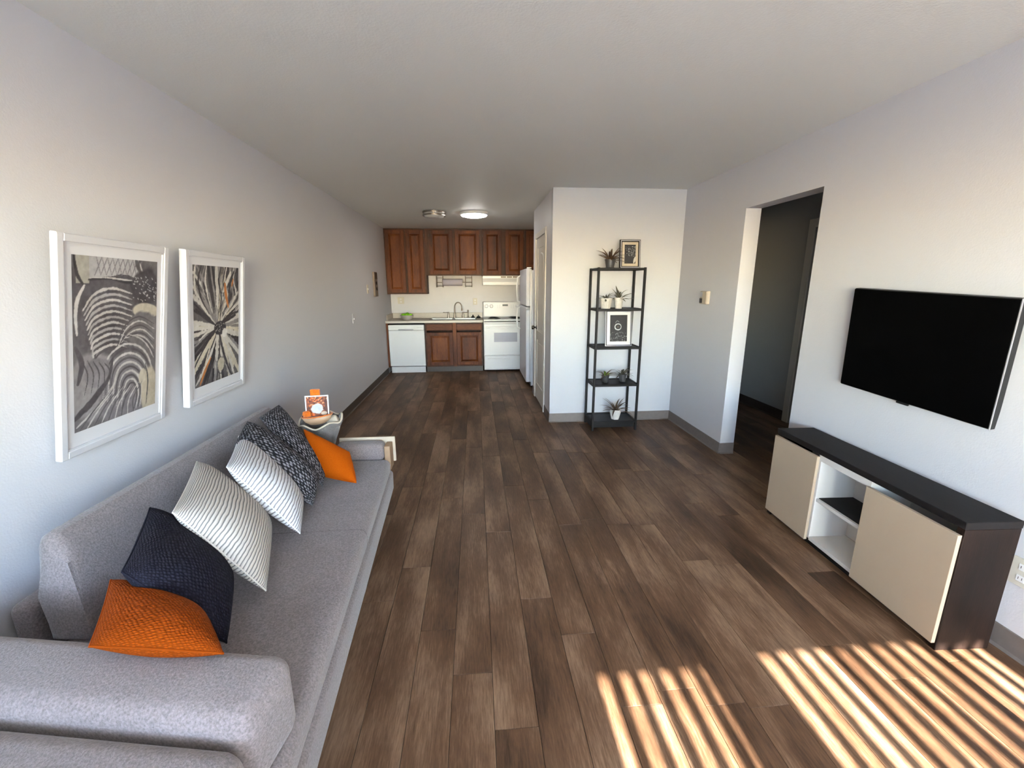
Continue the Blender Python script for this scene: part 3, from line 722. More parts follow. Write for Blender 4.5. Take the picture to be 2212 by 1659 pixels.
# ------------------------------------------------------------------ open shelf with plants and pictures
SHX0, SHX1, SHY0, SHY1, SHT = 1.185, 1.668, 4.19, 4.50, 1.662
sh = empty('shelving_unit', ((SHX0+SHX1)/2, (SHY0+SHY1)/2, 0), 'tall narrow black metal shelving unit with five shelves against the white wall', 'shelf')
P_ = .022
for x in (SHX0, SHX1-P_):
    for y in (SHY0, SHY1-P_): part('post', box(x, y, .001, x+P_, y+P_, SHT-.002, .002, 1), M_black, sh)
M_shelfglass = mat('dark_shelf_panel', rgb(16, 16, 20), .4, spec=.3)
SZ = [1.652, 1.258, .876, .492, .098]
for i, z in enumerate(SZ):
    s = part('shelf', box(SHX0+P_, SHY0+P_, z-.008, SHX1-P_, SHY1-P_, z, .001, 1), M_shelfglass, sh)
    b = box(SHX0+P_, SHY0, z-.016, SHX1-P_, SHY0+P_, z+.004); bxm(b, SHX0+P_, SHY1-P_, z-.016, SHX1-P_, SHY1, z+.004)
    bxm(b, SHX0, SHY0+P_, z-.016, SHX0+P_, SHY1-P_, z+.004); bxm(b, SHX1-P_, SHY0+P_, z-.016, SHX1, SHY1-P_, z+.004)
    part('shelf_rail', b, M_black, s)
part('kick_panel', box(SHX0+P_, SHY0+.03, .03, SHX1-P_, SHY0+.036, .083), M_black, sh)
part('kick_panel', box(SHX0+.006, SHY0+P_, .03, SHX0+.012, SHY1-P_, .083), M_black, sh)

def leaf(bm, base, az, el, L, w_, curl):
    """narrow pointed arching leaf with thickness"""
    n = 6; p = Vector(base); d_az = Vector((math.cos(az), math.sin(az), 0)); side = Vector((-math.sin(az), math.cos(az), 0))
    prev = None; e = el
    for k in range(n+1):
        t = k/n; ww = w_*(math.sin(PI*(.15+.85*t))**.8)*(1 if k < n else 0) + .0004
        nrm = Vector((-math.sin(e)*d_az.x, -math.sin(e)*d_az.y, math.cos(e)))
        row = [bm.verts.new(p-side*ww/2), bm.verts.new(p-nrm*ww*.22), bm.verts.new(p+side*ww/2)]
        if prev:
            for a in range(2): bm.faces.new((prev[a], prev[a+1], row[a+1], row[a]))
            bm.faces.new((prev[2], prev[0], row[0], row[2]))
        prev = row
        p = p + (d_az*math.cos(e)+Vector((0, 0, 1))*math.sin(e))*L/n; e -= curl/n
def plant(x, y, z, label, r_top, h_pot, m_pot, m_leaf, n_leaf, L, wl, seed, shape='round', name='potted_plant', up_bias=.5, core=None, lean=0):
    rnd = random.Random(seed)
    e = empty(name, (x, y, z), label, 'plant')
    rb = r_top*.72; seg = 6 if shape == 'hex' else 24
    prof = [(rb, 0), (r_top*.98, h_pot*.9), (r_top*1.06, h_pot*.9), (r_top*1.06, h_pot), (r_top*.9, h_pot), (r_top*.86, h_pot*.86), (.001, h_pot*.84)]
    if shape == 'hex': prof = [(rb, 0), (r_top*1.05, h_pot*.72), (r_top, h_pot), (r_top*.88, h_pot), (r_top*.84, h_pot*.86), (.001, h_pot*.84)]
    wob = (lambda t, j: .03*math.cos(14*t) if j < 2 else 0) if shape == 'ribbed' else None
    if shape == 'ribbed': seg = 56
    part('pot', lathe(BM(), prof, x, y, z+.001, seg, wob=wob), m_pot, e, smooth='auto')
    part('soil', lathe(BM(), [(r_top*.85, h_pot*.85), (r_top*.5, h_pot*.9), (.001, h_pot*.92)], x, y, z, 14), M_soil, e)
    if shape == 'saucer' or shape == 'round' and m_pot is M_potd and h_pot < .1:
        part('saucer', lathe(BM(), [(rb*1.1, 0), (rb*1.35, .008), (rb*1.3, .01), (rb, .006)], x, y, z+.0005, 20), M_blackp, e)
    for i in range(n_leaf):
        az = 2*PI*i/n_leaf*2.4 + rnd.uniform(-.3, .3); el = rnd.uniform(.15, 1.35)**1 * (up_bias+.5)
        b = BM(); Li = L*rnd.uniform(.65, 1.1)
        # keep leaves off the wall behind
        if math.sin(az) > .4: Li *= .55
        leaf(b, (x+.008*math.cos(az)+lean*.0, y+.008*math.sin(az), z+h_pot*.85), az, min(el, 1.45), Li, wl, rnd.uniform(.5, 1.5))
        part('leaf', b, m_leaf, e, smooth=True)
    if core:
        for i in range(12):
            az = rnd.uniform(0, 2*PI); b = BM()
            leaf(b, (x, y, z+h_pot*.9), az, rnd.uniform(.5, 1.3), L*.42, wl*1.6, .9); part('leaf', b, core, e, smooth=True, label='lime green young leaf')
    return e
plant(1.345, 4.33, SZ[0], 'bronze spiky plant in a round dark pot on top of the shelving unit', .052, .088, M_potd, M_leafb, 38, .175, .023, 1)
plant(1.322, 4.34, SZ[1], 'sparse plant in a ribbed white pot, left on the second shelf down', .062, .105, M_potw, M_leafg, 16, .12, .016, 2, 'ribbed', up_bias=.5)
plant(1.452, 4.33, SZ[1], 'taller grey spiky plant in a slim white pot, right on the second shelf down', .045, .11, M_potw, M_leafg, 26, .165, .018, 3, 'ribbed', up_bias=.6)
plant(1.345, 4.31, SZ[3], 'lime-centred spiky plant in a small dark pot, left on the fourth shelf down', .040, .082, M_potd, M_leafb, 24, .14, .016, 4, core=M_leafy)
plant(1.535, 4.33, SZ[3], 'grey-brown spiky plant in a small dark pot, right on the fourth shelf down', .042, .084, M_potd, M_leafg, 26, .135, .016, 5)
plant(1.465, 4.29, SZ[4], 'leggy bronze plant in a faceted white pot on the bottom shelf', .058, .105, M_potw, M_leafb, 28, .19, .018, 6, 'hex', up_bias=.65)

# ---- prints as painted grids (flat artwork): pixels computed here, stored as a colour attribute
def art_material(name, attr, rough=.6):
    m = bpy.data.materials.new(name); m.use_nodes = True; n, l = m.node_tree.nodes, m.node_tree.links
    a = n.new('ShaderNodeVertexColor'); a.layer_name = attr
    l.new(a.outputs[0], n['Principled BSDF'].inputs['Base Color']); n['Principled BSDF'].inputs['Roughness'].default_value = rough
    return m
M_art = art_material('printed_paper', 'ink')
def art_mesh(name, img, w_, h_, parent, origin, uvec, vvec, label=None):
    """img rows run top to bottom, values sRGB 0..255"""
    Hh, Ww, _ = img.shape
    us = np.linspace(0, 1, Ww); vs = np.linspace(0, 1, Hh)
    U, V = np.meshgrid(us, vs)
    o = np.array(origin); P = o + U[..., None]*np.array(uvec)*w_ + (1-V)[..., None]*np.array(vvec)*h_
    P = P.reshape(-1, 3)
    idx = np.arange(Hh*Ww).reshape(Hh, Ww)
    F = np.stack([idx[1:, :-1], idx[1:, 1:], idx[:-1, 1:], idx[:-1, :-1]], -1).reshape(-1, 4)
    me = bpy.data.meshes.new(name); me.vertices.add(len(P)); me.vertices.foreach_set('co', P.ravel())
    me.loops.add(len(F)*4); me.loops.foreach_set('vertex_index', F.ravel().astype(np.int32))
    me.polygons.add(len(F)); me.polygons.foreach_set('loop_start', np.arange(0, len(F)*4, 4, dtype=np.int32))
    me.update(); me.validate()
    c = np.clip(img.reshape(-1, 3)/255, 0, 1); c = np.where(c <= .04045, c/12.92, ((c+.055)/1.055)**2.4)
    ca = me.color_attributes.new('ink', 'FLOAT_COLOR', 'POINT')
    ca.data.foreach_set('color', np.concatenate([c, np.ones((len(c), 1))], 1).astype(np.float32).ravel())
    me.materials.append(M_art)
    ob = bpy.data.objects.new(name, me); COL.objects.link(ob); ob.parent = parent
    if label: ob['label'] = label
    return ob
def vnoise(h, w_, sx, sy, octv=4, seed=0):
    r = np.random.default_rng(seed); out = np.zeros((h, w_)); amp = 1; tot = 0
    for o in range(octv):
        gx, gy = max(2, int(sx*2**o)), max(2, int(sy*2**o)); g = r.random((gy+1, gx+1))
        X = np.linspace(0, gx-1e-6, w_); Y = np.linspace(0, gy-1e-6, h); xi, yi = X.astype(int), Y.astype(int); fx, fy = X-xi, Y-yi
        fx = fx*fx*(3-2*fx); fy = fy*fy*(3-2*fy)
        a = g[np.ix_(yi, xi)]*(1-fx)+g[np.ix_(yi, xi+1)]*fx; b = g[np.ix_(yi+1, xi)]*(1-fx)+g[np.ix_(yi+1, xi+1)]*fx
        out += amp*(a*(1-fy[:, None])+b*fy[:, None]); tot += amp; amp *= .55
    return out/tot
class Canvas:
    def __init__(s, w_, h, bgc, seed=0):
        s.w, s.h = w_, h; s.im = np.ones((h, w_, 3))*np.array(bgc, float)
        s.Y, s.X = np.mgrid[0:h, 0:w_].astype(float); s.X /= w_; s.Y /= h; s.asp = h/w_
        s.n = vnoise(h, w_, 5, 8, 5, seed); s.n2 = vnoise(h, w_, 30, 40, 3, seed+1)
    def blend(s, mask, col): s.im = s.im*(1-mask[..., None])+np.array(col, float)*mask[..., None]
    def stroke(s, pts, w0, w1, col, rough=.5):
        P = np.array(pts, float); n = 24
        # Catmull-Rom through the points
        Q = np.vstack([2*P[0]-P[1], P, 2*P[-1]-P[-2]]); path = []
        for i in range(1, len(Q)-2):
            for t in np.linspace(0, 1, n, endpoint=False):
                path.append(.5*((2*Q[i])+(-Q[i-1]+Q[i+1])*t+(2*Q[i-1]-5*Q[i]+4*Q[i+1]-Q[i+2])*t*t+(-Q[i-1]+3*Q[i]-3*Q[i+1]+Q[i+2])*t**3))
        path = np.array(path); D = np.full((s.h, s.w), 9.)
        for k, (px, py) in enumerate(path):
            tt = k/len(path); ww = (w0+(w1-w0)*tt)*(.35+.65*math.sin(PI*min(1, max(0, tt)))**.6)
            x0 = max(0, int((px-ww*2-.01)*s.w)); x1 = min(s.w, int((px+ww*2+.01)*s.w)+2); y0 = max(0, int((py-ww*2-.01)*s.h)); y1 = min(s.h, int((py+ww*2+.01)*s.h)+2)
            if x1 <= x0 or y1 <= y0: continue
            d = np.hypot(s.X[y0:y1, x0:x1]-px, (s.Y[y0:y1, x0:x1]-py)*s.asp)/max(ww, 1e-4)
            D[y0:y1, x0:x1] = np.minimum(D[y0:y1, x0:x1], d)
        m = np.clip((1-D+(s.n2-.5)*rough)*4, 0, 1); s.blend(m, col)
    def blob(s, cx, cy, rx, ry, col, ang=0, rough=.3, soft=8):
        ca, sa = math.cos(ang), math.sin(ang); dx, dy = s.X-cx, (s.Y-cy)*s.asp
        d = np.hypot((dx*ca+dy*sa)/rx, (-dx*sa+dy*ca)/ry)+(s.n-.5)*rough
        s.blend(np.clip((1-d)*soft, 0, 1), col)
    def texture(s, amt=26):
        s.im = s.im+((s.n2-.5)*amt+(s.n-.5)*amt*1.2)[..., None]

def art_one():
    c = Canvas(170, 270, (104, 100, 102), 3); D = (76, 72, 76); L = (186, 182, 180); Bg = (182, 174, 158); G = (140, 136, 138)
    c.blob(.5, .3, .7, .5, (84, 80, 84)); c.blob(.2, .75, .3, .35, G); 
    # pale quilted block at the top
    m = ((c.X > .16) & (c.X < .74+.1*(c.n-.5)) & (c.Y < .115+.02*np.sin(c.X*9)+.03*(c.n-.5))).astype(float); c.blend(m, (172, 170, 172))
    c.blend(((c.X > .04) & (c.X < .17) & (c.Y < .15)).astype(float), (166, 162, 152))
    for k in range(9):
        c.stroke([(.3+.06*k, 0), (.27+.06*k-.05, .11)], .008, .006, (120, 116, 120)); c.stroke([(.24+.06*k, 0), (.29+.06*k, .11)], .008, .006, (128, 124, 128))
    c.stroke([(.16, .13), (.4, .118), (.6, .14), (.72, .12)], .02, .02, (56, 52, 56)); c.stroke([(.17, .12), (.35, .115), (.55, .125), (.68, .13)], .008, .01, L)
    c.stroke([(.7, 0), (.74, .05), (.84, .09), (1, .1)], .035, .03, (90, 86, 88)); c.stroke([(.75, .02), (.8, .08), (.95, .12)], .012, .01, L)
    c.stroke([(.02, 0), (.05, .1), (.12, .17)], .018, .018, (60, 56, 58))
    c.blob(.83, .18, .2, .2, (66, 62, 66), 0, .6)
    rr = np.random.default_rng(2)
    for k in range(60): 
        x, y = .66+rr.random()*.32, .1+rr.random()*.16; c.stroke([(x, y), (x+.015, y+.006)], .006, .005, (168, 166, 168))
    # ribs sweeping out from the left edge
    for k in range(11):
        y = .19+.034*k; c.stroke([(.10+.01*k, y+.11-.006*k), (.22, y+.02), (.42, y-.012), (.66, y+.022+.002*k)], .017, .013, L if k % 2 == 0 else (162, 158, 158), .9)
        c.stroke([(.12+.01*k, y+.122), (.25, y+.036), (.45, y+.006), (.66, y+.036)], .012, .01, D, .6)
    c.stroke([(.12, .16), (.05, .24), (.03, .33), (.04, .44)], .022, .02, (196, 192, 190)); c.stroke([(.02, .5), (.08, .6), (.04, .72)], .03, .03, D)
    c.blob(.84, .325, .2, .085, Bg, .1, .25); c.stroke([(.66, .34), (.78, .375), (.98, .37)], .008, .01, (70, 66, 68))
    c.blob(.8, .45, .26, .2, (110, 106, 108), .3, .7)
    for k in range(8): c.stroke([(.46+.02*k, .55-.012*k), (.55+.03*k, .42+.012*k), (.74+.02*k, .36+.03*k), (.97, .42+.035*k)], .011, .009, L if k % 2 else (78, 74, 78), .9)
    # lower arcs
    c.blob(.55, .82, .34, .4, (122, 118, 122), 0, .6)
    for k in range(10):
        o = .03*k; c.stroke([(.30+o*.9, .86+o*.3), (.34+o, .62+o*.7), (.55+o*.5, .53+o), (.80-o*.3, .58+o), (.94-o*.8, .74+o*.6), (.93-o*.9, .98)], .014, .012, L if k % 2 == 0 else D, .8)
    c.blob(.9, .88, .13, .3, (176, 166, 148), 0, .3); c.blob(.80, .77, .055, .1, Bg, .1, .2); c.stroke([(.84, .68), (.88, .8), (.86, .98)], .01, .01, (60, 56, 58))
    c.stroke([(.0, .92), (.2, .83), (.36, .72), (.42, .6)], .05, .02, (66, 62, 66)); c.stroke([(.02, .97), (.25, .88), (.42, .78), (.5, .66)], .02, .012, L)
    for k in range(9): c.stroke([(.04+.08*k, 1.), (.2+.06*k, .9), (.40+.05*k, .80)], .012, .008, (190, 186, 184) if k % 2 else (86, 82, 86), .8)
    c.blob(.25, .68, .14, .16, (128, 124, 128), .5, .6)
    for k in range(5): c.stroke([(.08+.06*k, .58+.01*k), (.14+.06*k, .68), (.1+.07*k, .8)], .009, .006, (70, 66, 70))
    c.texture(30); return c.im
def art_two():
    c = Canvas(150, 270, (92, 88, 90), 9); L = (196, 192, 186); D = (52, 48, 52); O = (178, 112, 58)
    rr = np.random.default_rng(4); cx_, cy_ = .50, .52
    for k in range(130):
        a = rr.random()*2*PI; L1 = (.75 if k < 60 else .35)+rr.random()*.7; bend = (rr.random()-.5)*.5; r0_ = .05
        p = [(cx_+math.cos(a+bend*q)*(r0_+L1*q), cy_+math.sin(a+bend*q)*(r0_+L1*q)*.62) for q in (0, .3, .65, 1)]
        col = [L, D, (134, 130, 130), (196, 188, 170), D, L][k % 6]
        c.stroke(p, .018+.02*rr.random(), .04*rr.random()+.008, col, 1.0)
    for k in range(14):
        x = .05+.07*k; c.stroke([(x+.05*math.sin(k), 0), (x-.02, .12), (x+.03, .26), (cx_+(x-cx_)*.5, .40)], .02, .016, [L, D, (140, 136, 134)][k % 3], 1)
    c.stroke([(.80, .04), (.72, .12), (.62, .22)], .04, .03, (206, 202, 196)); c.stroke([(.88, .03), (.78, .14), (.74, .28)], .03, .02, D)
    c.stroke([(.66, .14), (.68, .24), (.74, .36)], .035, .03, O); c.stroke([(.86, .1), (.82, .17)], .02, .02, O); c.stroke([(.1, .98), (.22, .86), (.33, .77)], .028, .02, O)
    c.blob(.54, .53, .15, .12, D, 0, .3)
    for k in range(26): x, y = .43+rr.random()*.22, .485+rr.random()*.08; c.stroke([(x, y), (x+.012, y)], .007, .006, L)
    c.blob(.64, .58, .06, .08, (214, 212, 208), .2, .2); c.blob(.55, .86, .09, .12, (182, 174, 156), .1, .2); c.stroke([(.46, .82), (.5, .93), (.6, .93), (.64, .82)], .008, .008, D)
    c.texture(28); return c.im
def art_small(seed, ring):
    c = Canvas(60, 90, (18, 17, 20), seed); rr = np.random.default_rng(seed)
    if ring:
        for k in range(70): x, y = rr.random(), .62+rr.random()*.34; c.stroke([(x, y), (x+.05*(rr.random()-.5), y+.03)], .012, .01, (60+130*rr.random(),)*3)
        th = np.linspace(0, 2*PI, 9); c.stroke([(.46+.18*math.cos(t), .44+.11*math.sin(t)) for t in th], .035, .035, (190, 190, 188)); c.stroke([(.3, .3), (.4, .22), (.52, .26)], .02, .02, (130, 130, 128))
        c.blob(.46, .44, .07, .07, (70, 60, 50))
    else:
        for k in range(110): x, y = .1+.9*rr.random(), .08+rr.random()*.52; c.stroke([(x, y), (x+.06*(rr.random()-.5), y+.03)], .018, .012, (80+150*rr.random(),)*3)
        c.blob(.9, .8, .1, .3, (190, 188, 184), .3, .3)
    c.texture(16); return c.im

def small_frame(x0, x1, z0, h_, y, tilt, label, seed, ring, gold=M_cream):
    e = empty('picture_frame', ((x0+x1)/2, y, z0), label, 'picture frame', rot=(tilt, 0, 0))
    w_ = (x1-x0); hw = w_/2; t = .022
    b = box(-hw, 0, .001, -hw+t, .018, h_); bxm(b, hw-t, 0, .001, hw, .018, h_); bxm(b, -hw+t, 0, .001, hw-t, .018, t); bxm(b, -hw+t, 0, h_-t, hw-t, .018, h_)
    part('frame', b, M_black if not ring else M_silver, e, local=True)
    b = box(-hw+.006, -.004, .007, -hw+.013, .0, h_-.006); bxm(b, hw-.013, -.004, .007, hw-.006, 0, h_-.006); bxm(b, -hw+.013, -.004, .007, hw-.013, 0, .014); bxm(b, -hw+.013, -.004, h_-.013, hw-.013, 0, h_-.006)
    part('frame_bead', b, M_silver if not ring else M_black, e, local=True)
    part('mount_board', box(-hw+t, .006, t, hw-t, .012, h_-t), M_cream if not ring else M_standw, e, local=True)
    mg = t+.026
    part('easel_back', box(-.03, .018, .012, .03, .022, h_*.8), M_blackp, e, local=True)
    art_mesh('print', art_small(seed, ring), w_-2*mg, h_-2*mg, e, (-hw+mg, .0045, mg), (1, 0, 0), (0, 0, 1), 'black and white print')
    return e
small_frame(1.455, 1.665, SZ[0]+.004, .28, 4.36, -.10, 'dark-rimmed picture frame with a blotchy black and white print on top of the shelving unit', 21, False)
small_frame(1.322, 1.598, SZ[2]+.004, .365, 4.29, -.10, 'larger silver picture frame with a ring on a black print, on the middle shelf', 22, True)

# ------------------------------------------------------------------ big wall pictures
def wall_picture(loc, rot, w_, h_, label, img, d=.022):
    """local: +Y along the wall (width), +Z up, +X out of the wall; origin = centre of the front face"""
    e = empty('wall_picture', loc, label, 'picture', 'pair of white framed pictures above the sofa', rot)
    t = .028; hw, hh = w_/2, h_/2
    b = box(-d, -hw, -hh, 0, -hw+t, hh, .003, 1); bxm(b, -d, hw-t, -hh, 0, hw, hh, .003, 1)
    bxm(b, -d, -hw+t, -hh, 0, hw-t, -hh+t, .003, 1); bxm(b, -d, -hw+t, hh-t, 0, hw-t, hh, .003, 1)
    part('frame', b, M_frame, e, local=True)
    part('backing', box(-d+.001, -hw+.01, -hh+.01, -.0165, hw-.01, hh-.01), M_frame, e, local=True)
    part('mount_board', box(-.016, -hw+t, -hh+t, -.009, hw-t, hh-t), M_mat, e, local=True)
    part('inner_bead', (lambda q: (bxm(q, -.009, -hw+t, -hh+t, -.004, -hw+t+.006, hh-t), bxm(q, -.009, hw-t-.006, -hh+t, -.004, hw-t, hh-t), bxm(q, -.009, -hw+t, -hh+t, -.004, hw-t, -hh+t+.006), bxm(q, -.009, -hw+t, hh-t-.006, -.004, hw-t, hh-t), q)[-1])(BM()), M_frame, e, local=True)
    my, mt, mb = .064, .068, .088
    # artwork viewed from +X: its left is at -Y... the near side
    art_mesh('print', img, w_-2*my, h_-mt-mb, e, (-.0075, -hw+my, -hh+mb), (0, 1, 0), (0, 0, 1))
    part('hanging_wire', tube(BM(), [(-d+.002, -hw*.6, hh*.6), (-d-.012, 0, hh*.8), (-d+.002, hw*.6, hh*.6)], .002, 5), M_steel, e, local=True)
    return e
wall_picture((-1.42, 1.8463, 1.2732), (-.0099, .1811, .0409), .561, .7987, 'larger nearer white-framed grey abstract picture of curved ribs on the left wall', art_one())
wall_picture((-1.43, 2.5487, 1.2744), (-.0011, .1340, .0358), .5859, .7902, 'farther white-framed abstract picture of a grey flower with orange streaks on the left wall', art_two(), .032)

# ------------------------------------------------------------------ television
tv = empty('television', (2.115, 1.9007, 1.184), 'black flat screen television on the right wall above the media console', 'television', rot=(.048, -.0678, .0382))
hw, hh = .368, .274
part('casing', box(.004, -hw, -hh, .036, hw, hh, .004), M_blackp, tv, local=True)
part('screen', box(-.002, -hw+.004, -hh+.006, .004, hw-.004, hh-.004, .001, 1), M_screen, tv, local=True)
b = box(-.003, -hw-.002, -hh, .002, -hw+.001, hh)
part('edge_trim', b, M_silver, tv, local=True, label='bright silver edge trim')
part('logo_tab', box(-.004, -.03, -hh-.006, .004, .03, -hh+.003, .001, 1), M_black, tv, local=True)
part('wall_mount', box(.036, -.08, -.1, .052, .08, .1), M_black, tv, local=True)

# ------------------------------------------------------------------ media console
ms = empty('media_console', (1.882, 1.346, 0), 'low media console with dark wood top, two beige doors and a white open niche', 'media console', rot=(0, 0, -.04))
# local: X into the wall, Y along the front; note yaw -0.04 turns +Y towards +X
L_, D_, Hs, zb = 1.128, .232, .595, .04
def lp(name, b, m, parent=ms, label=None): return part(name, b, m, parent, local=True, label=label)
TH = .032
lp('top', box(-.004, -.002, Hs-TH, D_, L_+.002, Hs, .002, 1), M_wengeh)
lp('side_panel', box(.0, 0, .002, D_, TH, Hs-TH-.0005, .002, 1), M_wenge); lp('side_panel', box(0, L_-TH, .002, D_, L_, Hs-TH-.0005, .002, 1), M_wenge)
y1, y2 = .425, .765       # niche between the doors (measured from the near end)
lp('bottom_panel', box(.012, TH, zb, D_-.01, L_-TH, zb+.02), M_standw); lp('back_panel', box(D_-.008, TH, zb+.02, D_-.002, L_-TH, Hs-TH), M_standw)
lp('plinth', box(.02, TH, .002, .04, L_-TH, zb-.001), M_black, label='black recessed plinth')
for y in (y1, y2-.018): lp('divider', box(.0, y, zb+.02, D_-.01, y+.018, Hs-TH-.001), M_standw, label='white divider')
lp('niche_rail', box(.0, y1+.018, Hs-TH-.035, .016, y2-.018, Hs-TH-.001), M_standw, label='white top rail of the niche')
ns = lp('niche_shelf', box(.006, y1+.018, .285, D_-.01, y2-.018, .303), M_standw, label='white shelf')
lp('shelf_surface', box(.02, y1+.02, .3032, D_-.01, y2-.02, .306), M_wengeh, ns, 'dark wood surface of the shelf')
lp('niche_floor', box(.0, y1+.018, zb+.0, .012, y2-.018, zb+.02), M_standw)
lp('door', box(-.018, .006, zb-.005, -.001, y1+.006, Hs-TH-.028, .001, 1), M_beige, label='near beige door')
lp('door', box(-.018, y2-.006, zb-.005, -.001, L_-.003, Hs-TH-.012, .001, 1), M_beige, label='far beige door')

# ------------------------------------------------------------------ sofa
sf = empty('sofa', (-1.0, 1.5, 0), 'long grey fabric sofa with low cushioned arms along the left wall', 'sofa')
def xfront(y): return -.461-.058*(y-.888)
def seat_block(y0, y1, z0, z1, xb, inset=0, rt=.03, nseg=10):
    """seat slab whose front follows the slightly slanted line; rounded top front edge, tucked under below"""
    b = BM(); rows = []
    for k in range(nseg+1):
        y = y0+(y1-y0)*k/nseg; xf = xfront(y)-inset
        prof = [(xb, z0), (xb, z1)]
        prof += [(xf-rt+rt*math.sin(a), z1-rt+rt*math.cos(a)) for a in [PI/2*j/5 for j in range(6)]]
        prof += [(xf-.002, z0+(z1-z0)*.35), (xf-.03, z0+.02), (xf-.05, z0)]
        rows.append([b.verts.new((px, y, pz)) for px, pz in prof])
    for A, B in zip(rows, rows[1:]):
        for q in range(len(A)): b.faces.new((A[q], A[(q+1) % len(A)], B[(q+1) % len(A)], B[q]))
    b.faces.new(rows[0]); b.faces.new(rows[-1][::-1])
    return b
SY_A, SY_B, SEAM = .02, 2.60, 1.80
part('seat_base', seat_block(SY_A, 2.72, .10, .30, -1.44, .004), M_sofa, sf, smooth='auto')
# seat cushions: two, meeting in a visible seam
def soft(x0, y0, z0, x1, y1, z1, r, seg=5): return bxm(BM(), x0, y0, z0, x1, y1, z1, r, seg)
def seat_cushion(y0, y1):
    b = seat_block(y0, y1, .302, .42, -1.22, -.001, .035, 8); return b
part('seat_cushion', seat_cushion(SY_A, SEAM-.002), M_sofa, sf, smooth='auto'); part('seat_cushion', seat_cushion(SEAM+.002, SY_B), M_sofa, sf, smooth='auto')
part('plinth', box(-1.42, .1, .012, -.72, 2.55, .10), M_black, sf)
for y in (.2, 1.4, 2.5):
    for x in (-.66, -1.36): part('leg', lathe(BM(), [(.014, 0), (.022, .1)], x, y, .001, 12), M_black, sf)
# back: frame behind, long leaning cushion in front
part('back_frame', soft(-1.515, 1.30, .10, -1.43, 2.72, .50, .03, 4), M_sofa, sf, smooth='auto')
def back_cushion():
    b = BM(); ny = 10; rows = []
    for k in range(ny+1):
        y = 1.23+(2.78-1.23)*k/ny
        s = 1
        prof = [(-1.20, .40), (-1.235, .52), (-1.275, .66), (-1.295, .715), (-1.32, .742), (-1.35, .745), (-1.375, .73), (-1.385, .70), (-1.38, .55), (-1.36, .40)]
        e = 0 if 0 < k < ny else .0
        yy = y + (0 if k not in (0, ny) else 0)
        row = []
        for px, pz in prof:
            sh_ = (pz-.40)*.17+(-1.20-px)*.12 if k == 0 else 0
            row.append(b.verts.new((px, yy+sh_, pz)))
        rows.append(row)
    for A, B in zip(rows, rows[1:]):
        for q in range(len(A)): b.faces.new((A[q], A[(q+1) % len(A)], B[(q+1) % len(A)], B[q]))
    f1 = b.faces.new(rows[0]); f2 = b.faces.new(rows[-1][::-1])
    es = list(set(list(f1.edges)+list(f2.edges)))
    bmesh.ops.bevel(b, geom=es, offset=.035, segments=5, profile=.5, affect='EDGES')
    return b
part('back_cushion', back_cushion(), M_sofa, sf, smooth='auto')
# near arm: two stacked bolsters lying across the sofa
def turned(b, px, py, ang):
    b.transform(Matrix.Translation((px, py, 0)) @ Matrix.Rotation(ang, 4, 'Z') @ Matrix.Translation((-px, -py, 0))); return b
part('arm_bolster', turned(soft(-1.42, .735, .421, -.475, .915, .635, .04, 6), -.475, .80, -.17), M_sofa, sf, smooth='auto')
part('arm_bolster', turned(soft(-1.44, .42, .421, -.455, .728, .60, .05, 6), -.475, .80, -.17), M_sofa, sf, smooth='auto')
# far arm: pad with a cream board behind and a tan wooden end
part('seat_corner', soft(-1.33, 2.602, .302, -.905, 2.76, .42, .02, 3), M_sofa, sf, smooth='auto')
part('arm_pad', soft(-.90, 2.61, .40, -.60, 2.72, .52, .035, 5), M_sofa, sf, smooth='auto')
part('arm_board', box(-.90, 2.722, .36, -.545, 2.738, .53, .004), M_cream, sf, label='cream board behind the far arm')
part('arm_front', box(-.597, 2.625, .34, -.56, 2.72, .50, .004), M_tan, sf, label='tan wooden arm front')

# ------------------------------------------------------------------ pillows
def pillow_mesh(P, puff, N=26, pinch=.08, power=.42):
    """P: corners A,B,C,D in order round the pillow (world). UV u runs A->B"""
    A, B, C_, D = [Vector(p) for p in P]
    nrm = ((B-A).cross(D-A)).normalized()
    if nrm.z < 0: nrm = -nrm
    b = BM(); uvl = b.loops.layers.uv.new('UVMap'); top = {}; bot = {}
    for i in range(N+1):
        for j in range(N+1):
            u, v = 2*i/N-1, 2*j/N-1
            # denser towards the rim
            u, v = math.sin(u*PI/2), math.sin(v*PI/2)
            uu = u*(1-pinch*(1-v*v)); vv = v*(1-pinch*(1-u*u))
            s, t = (uu+1)/2, (vv+1)/2
            p = A*(1-s)*(1-t)+B*s*(1-t)+C_*s*t+D*(1-s)*t
            h = puff*(max(0, (1-u*u)*(1-v*v)))**power
            h *= 1+.06*math.sin(3*u+2*v)
            edge = i in (0, N) or j in (0, N)
            top[i, j] = b.verts.new(p+nrm*h)
            bot[i, j] = top[i, j] if edge else b.verts.new(p-nrm*h*.8)
    for i in range(N):
        for j in range(N):
            for M_, fl_ in ((top, False), (bot, True)):
                q = [(i, j), (i+1, j), (i+1, j+1), (i, j+1)]
                vs = [M_[k] for k in (q if not fl_ else q[::-1])]
                if len(set(vs)) < 3: continue
                try: f = b.faces.new(vs)
                except ValueError: continue
                qq = q if not fl_ else q[::-1]
                for lp_, (a, c) in zip(f.loops, qq): lp_[uvl].uv = (a/N, c/N)
    return b
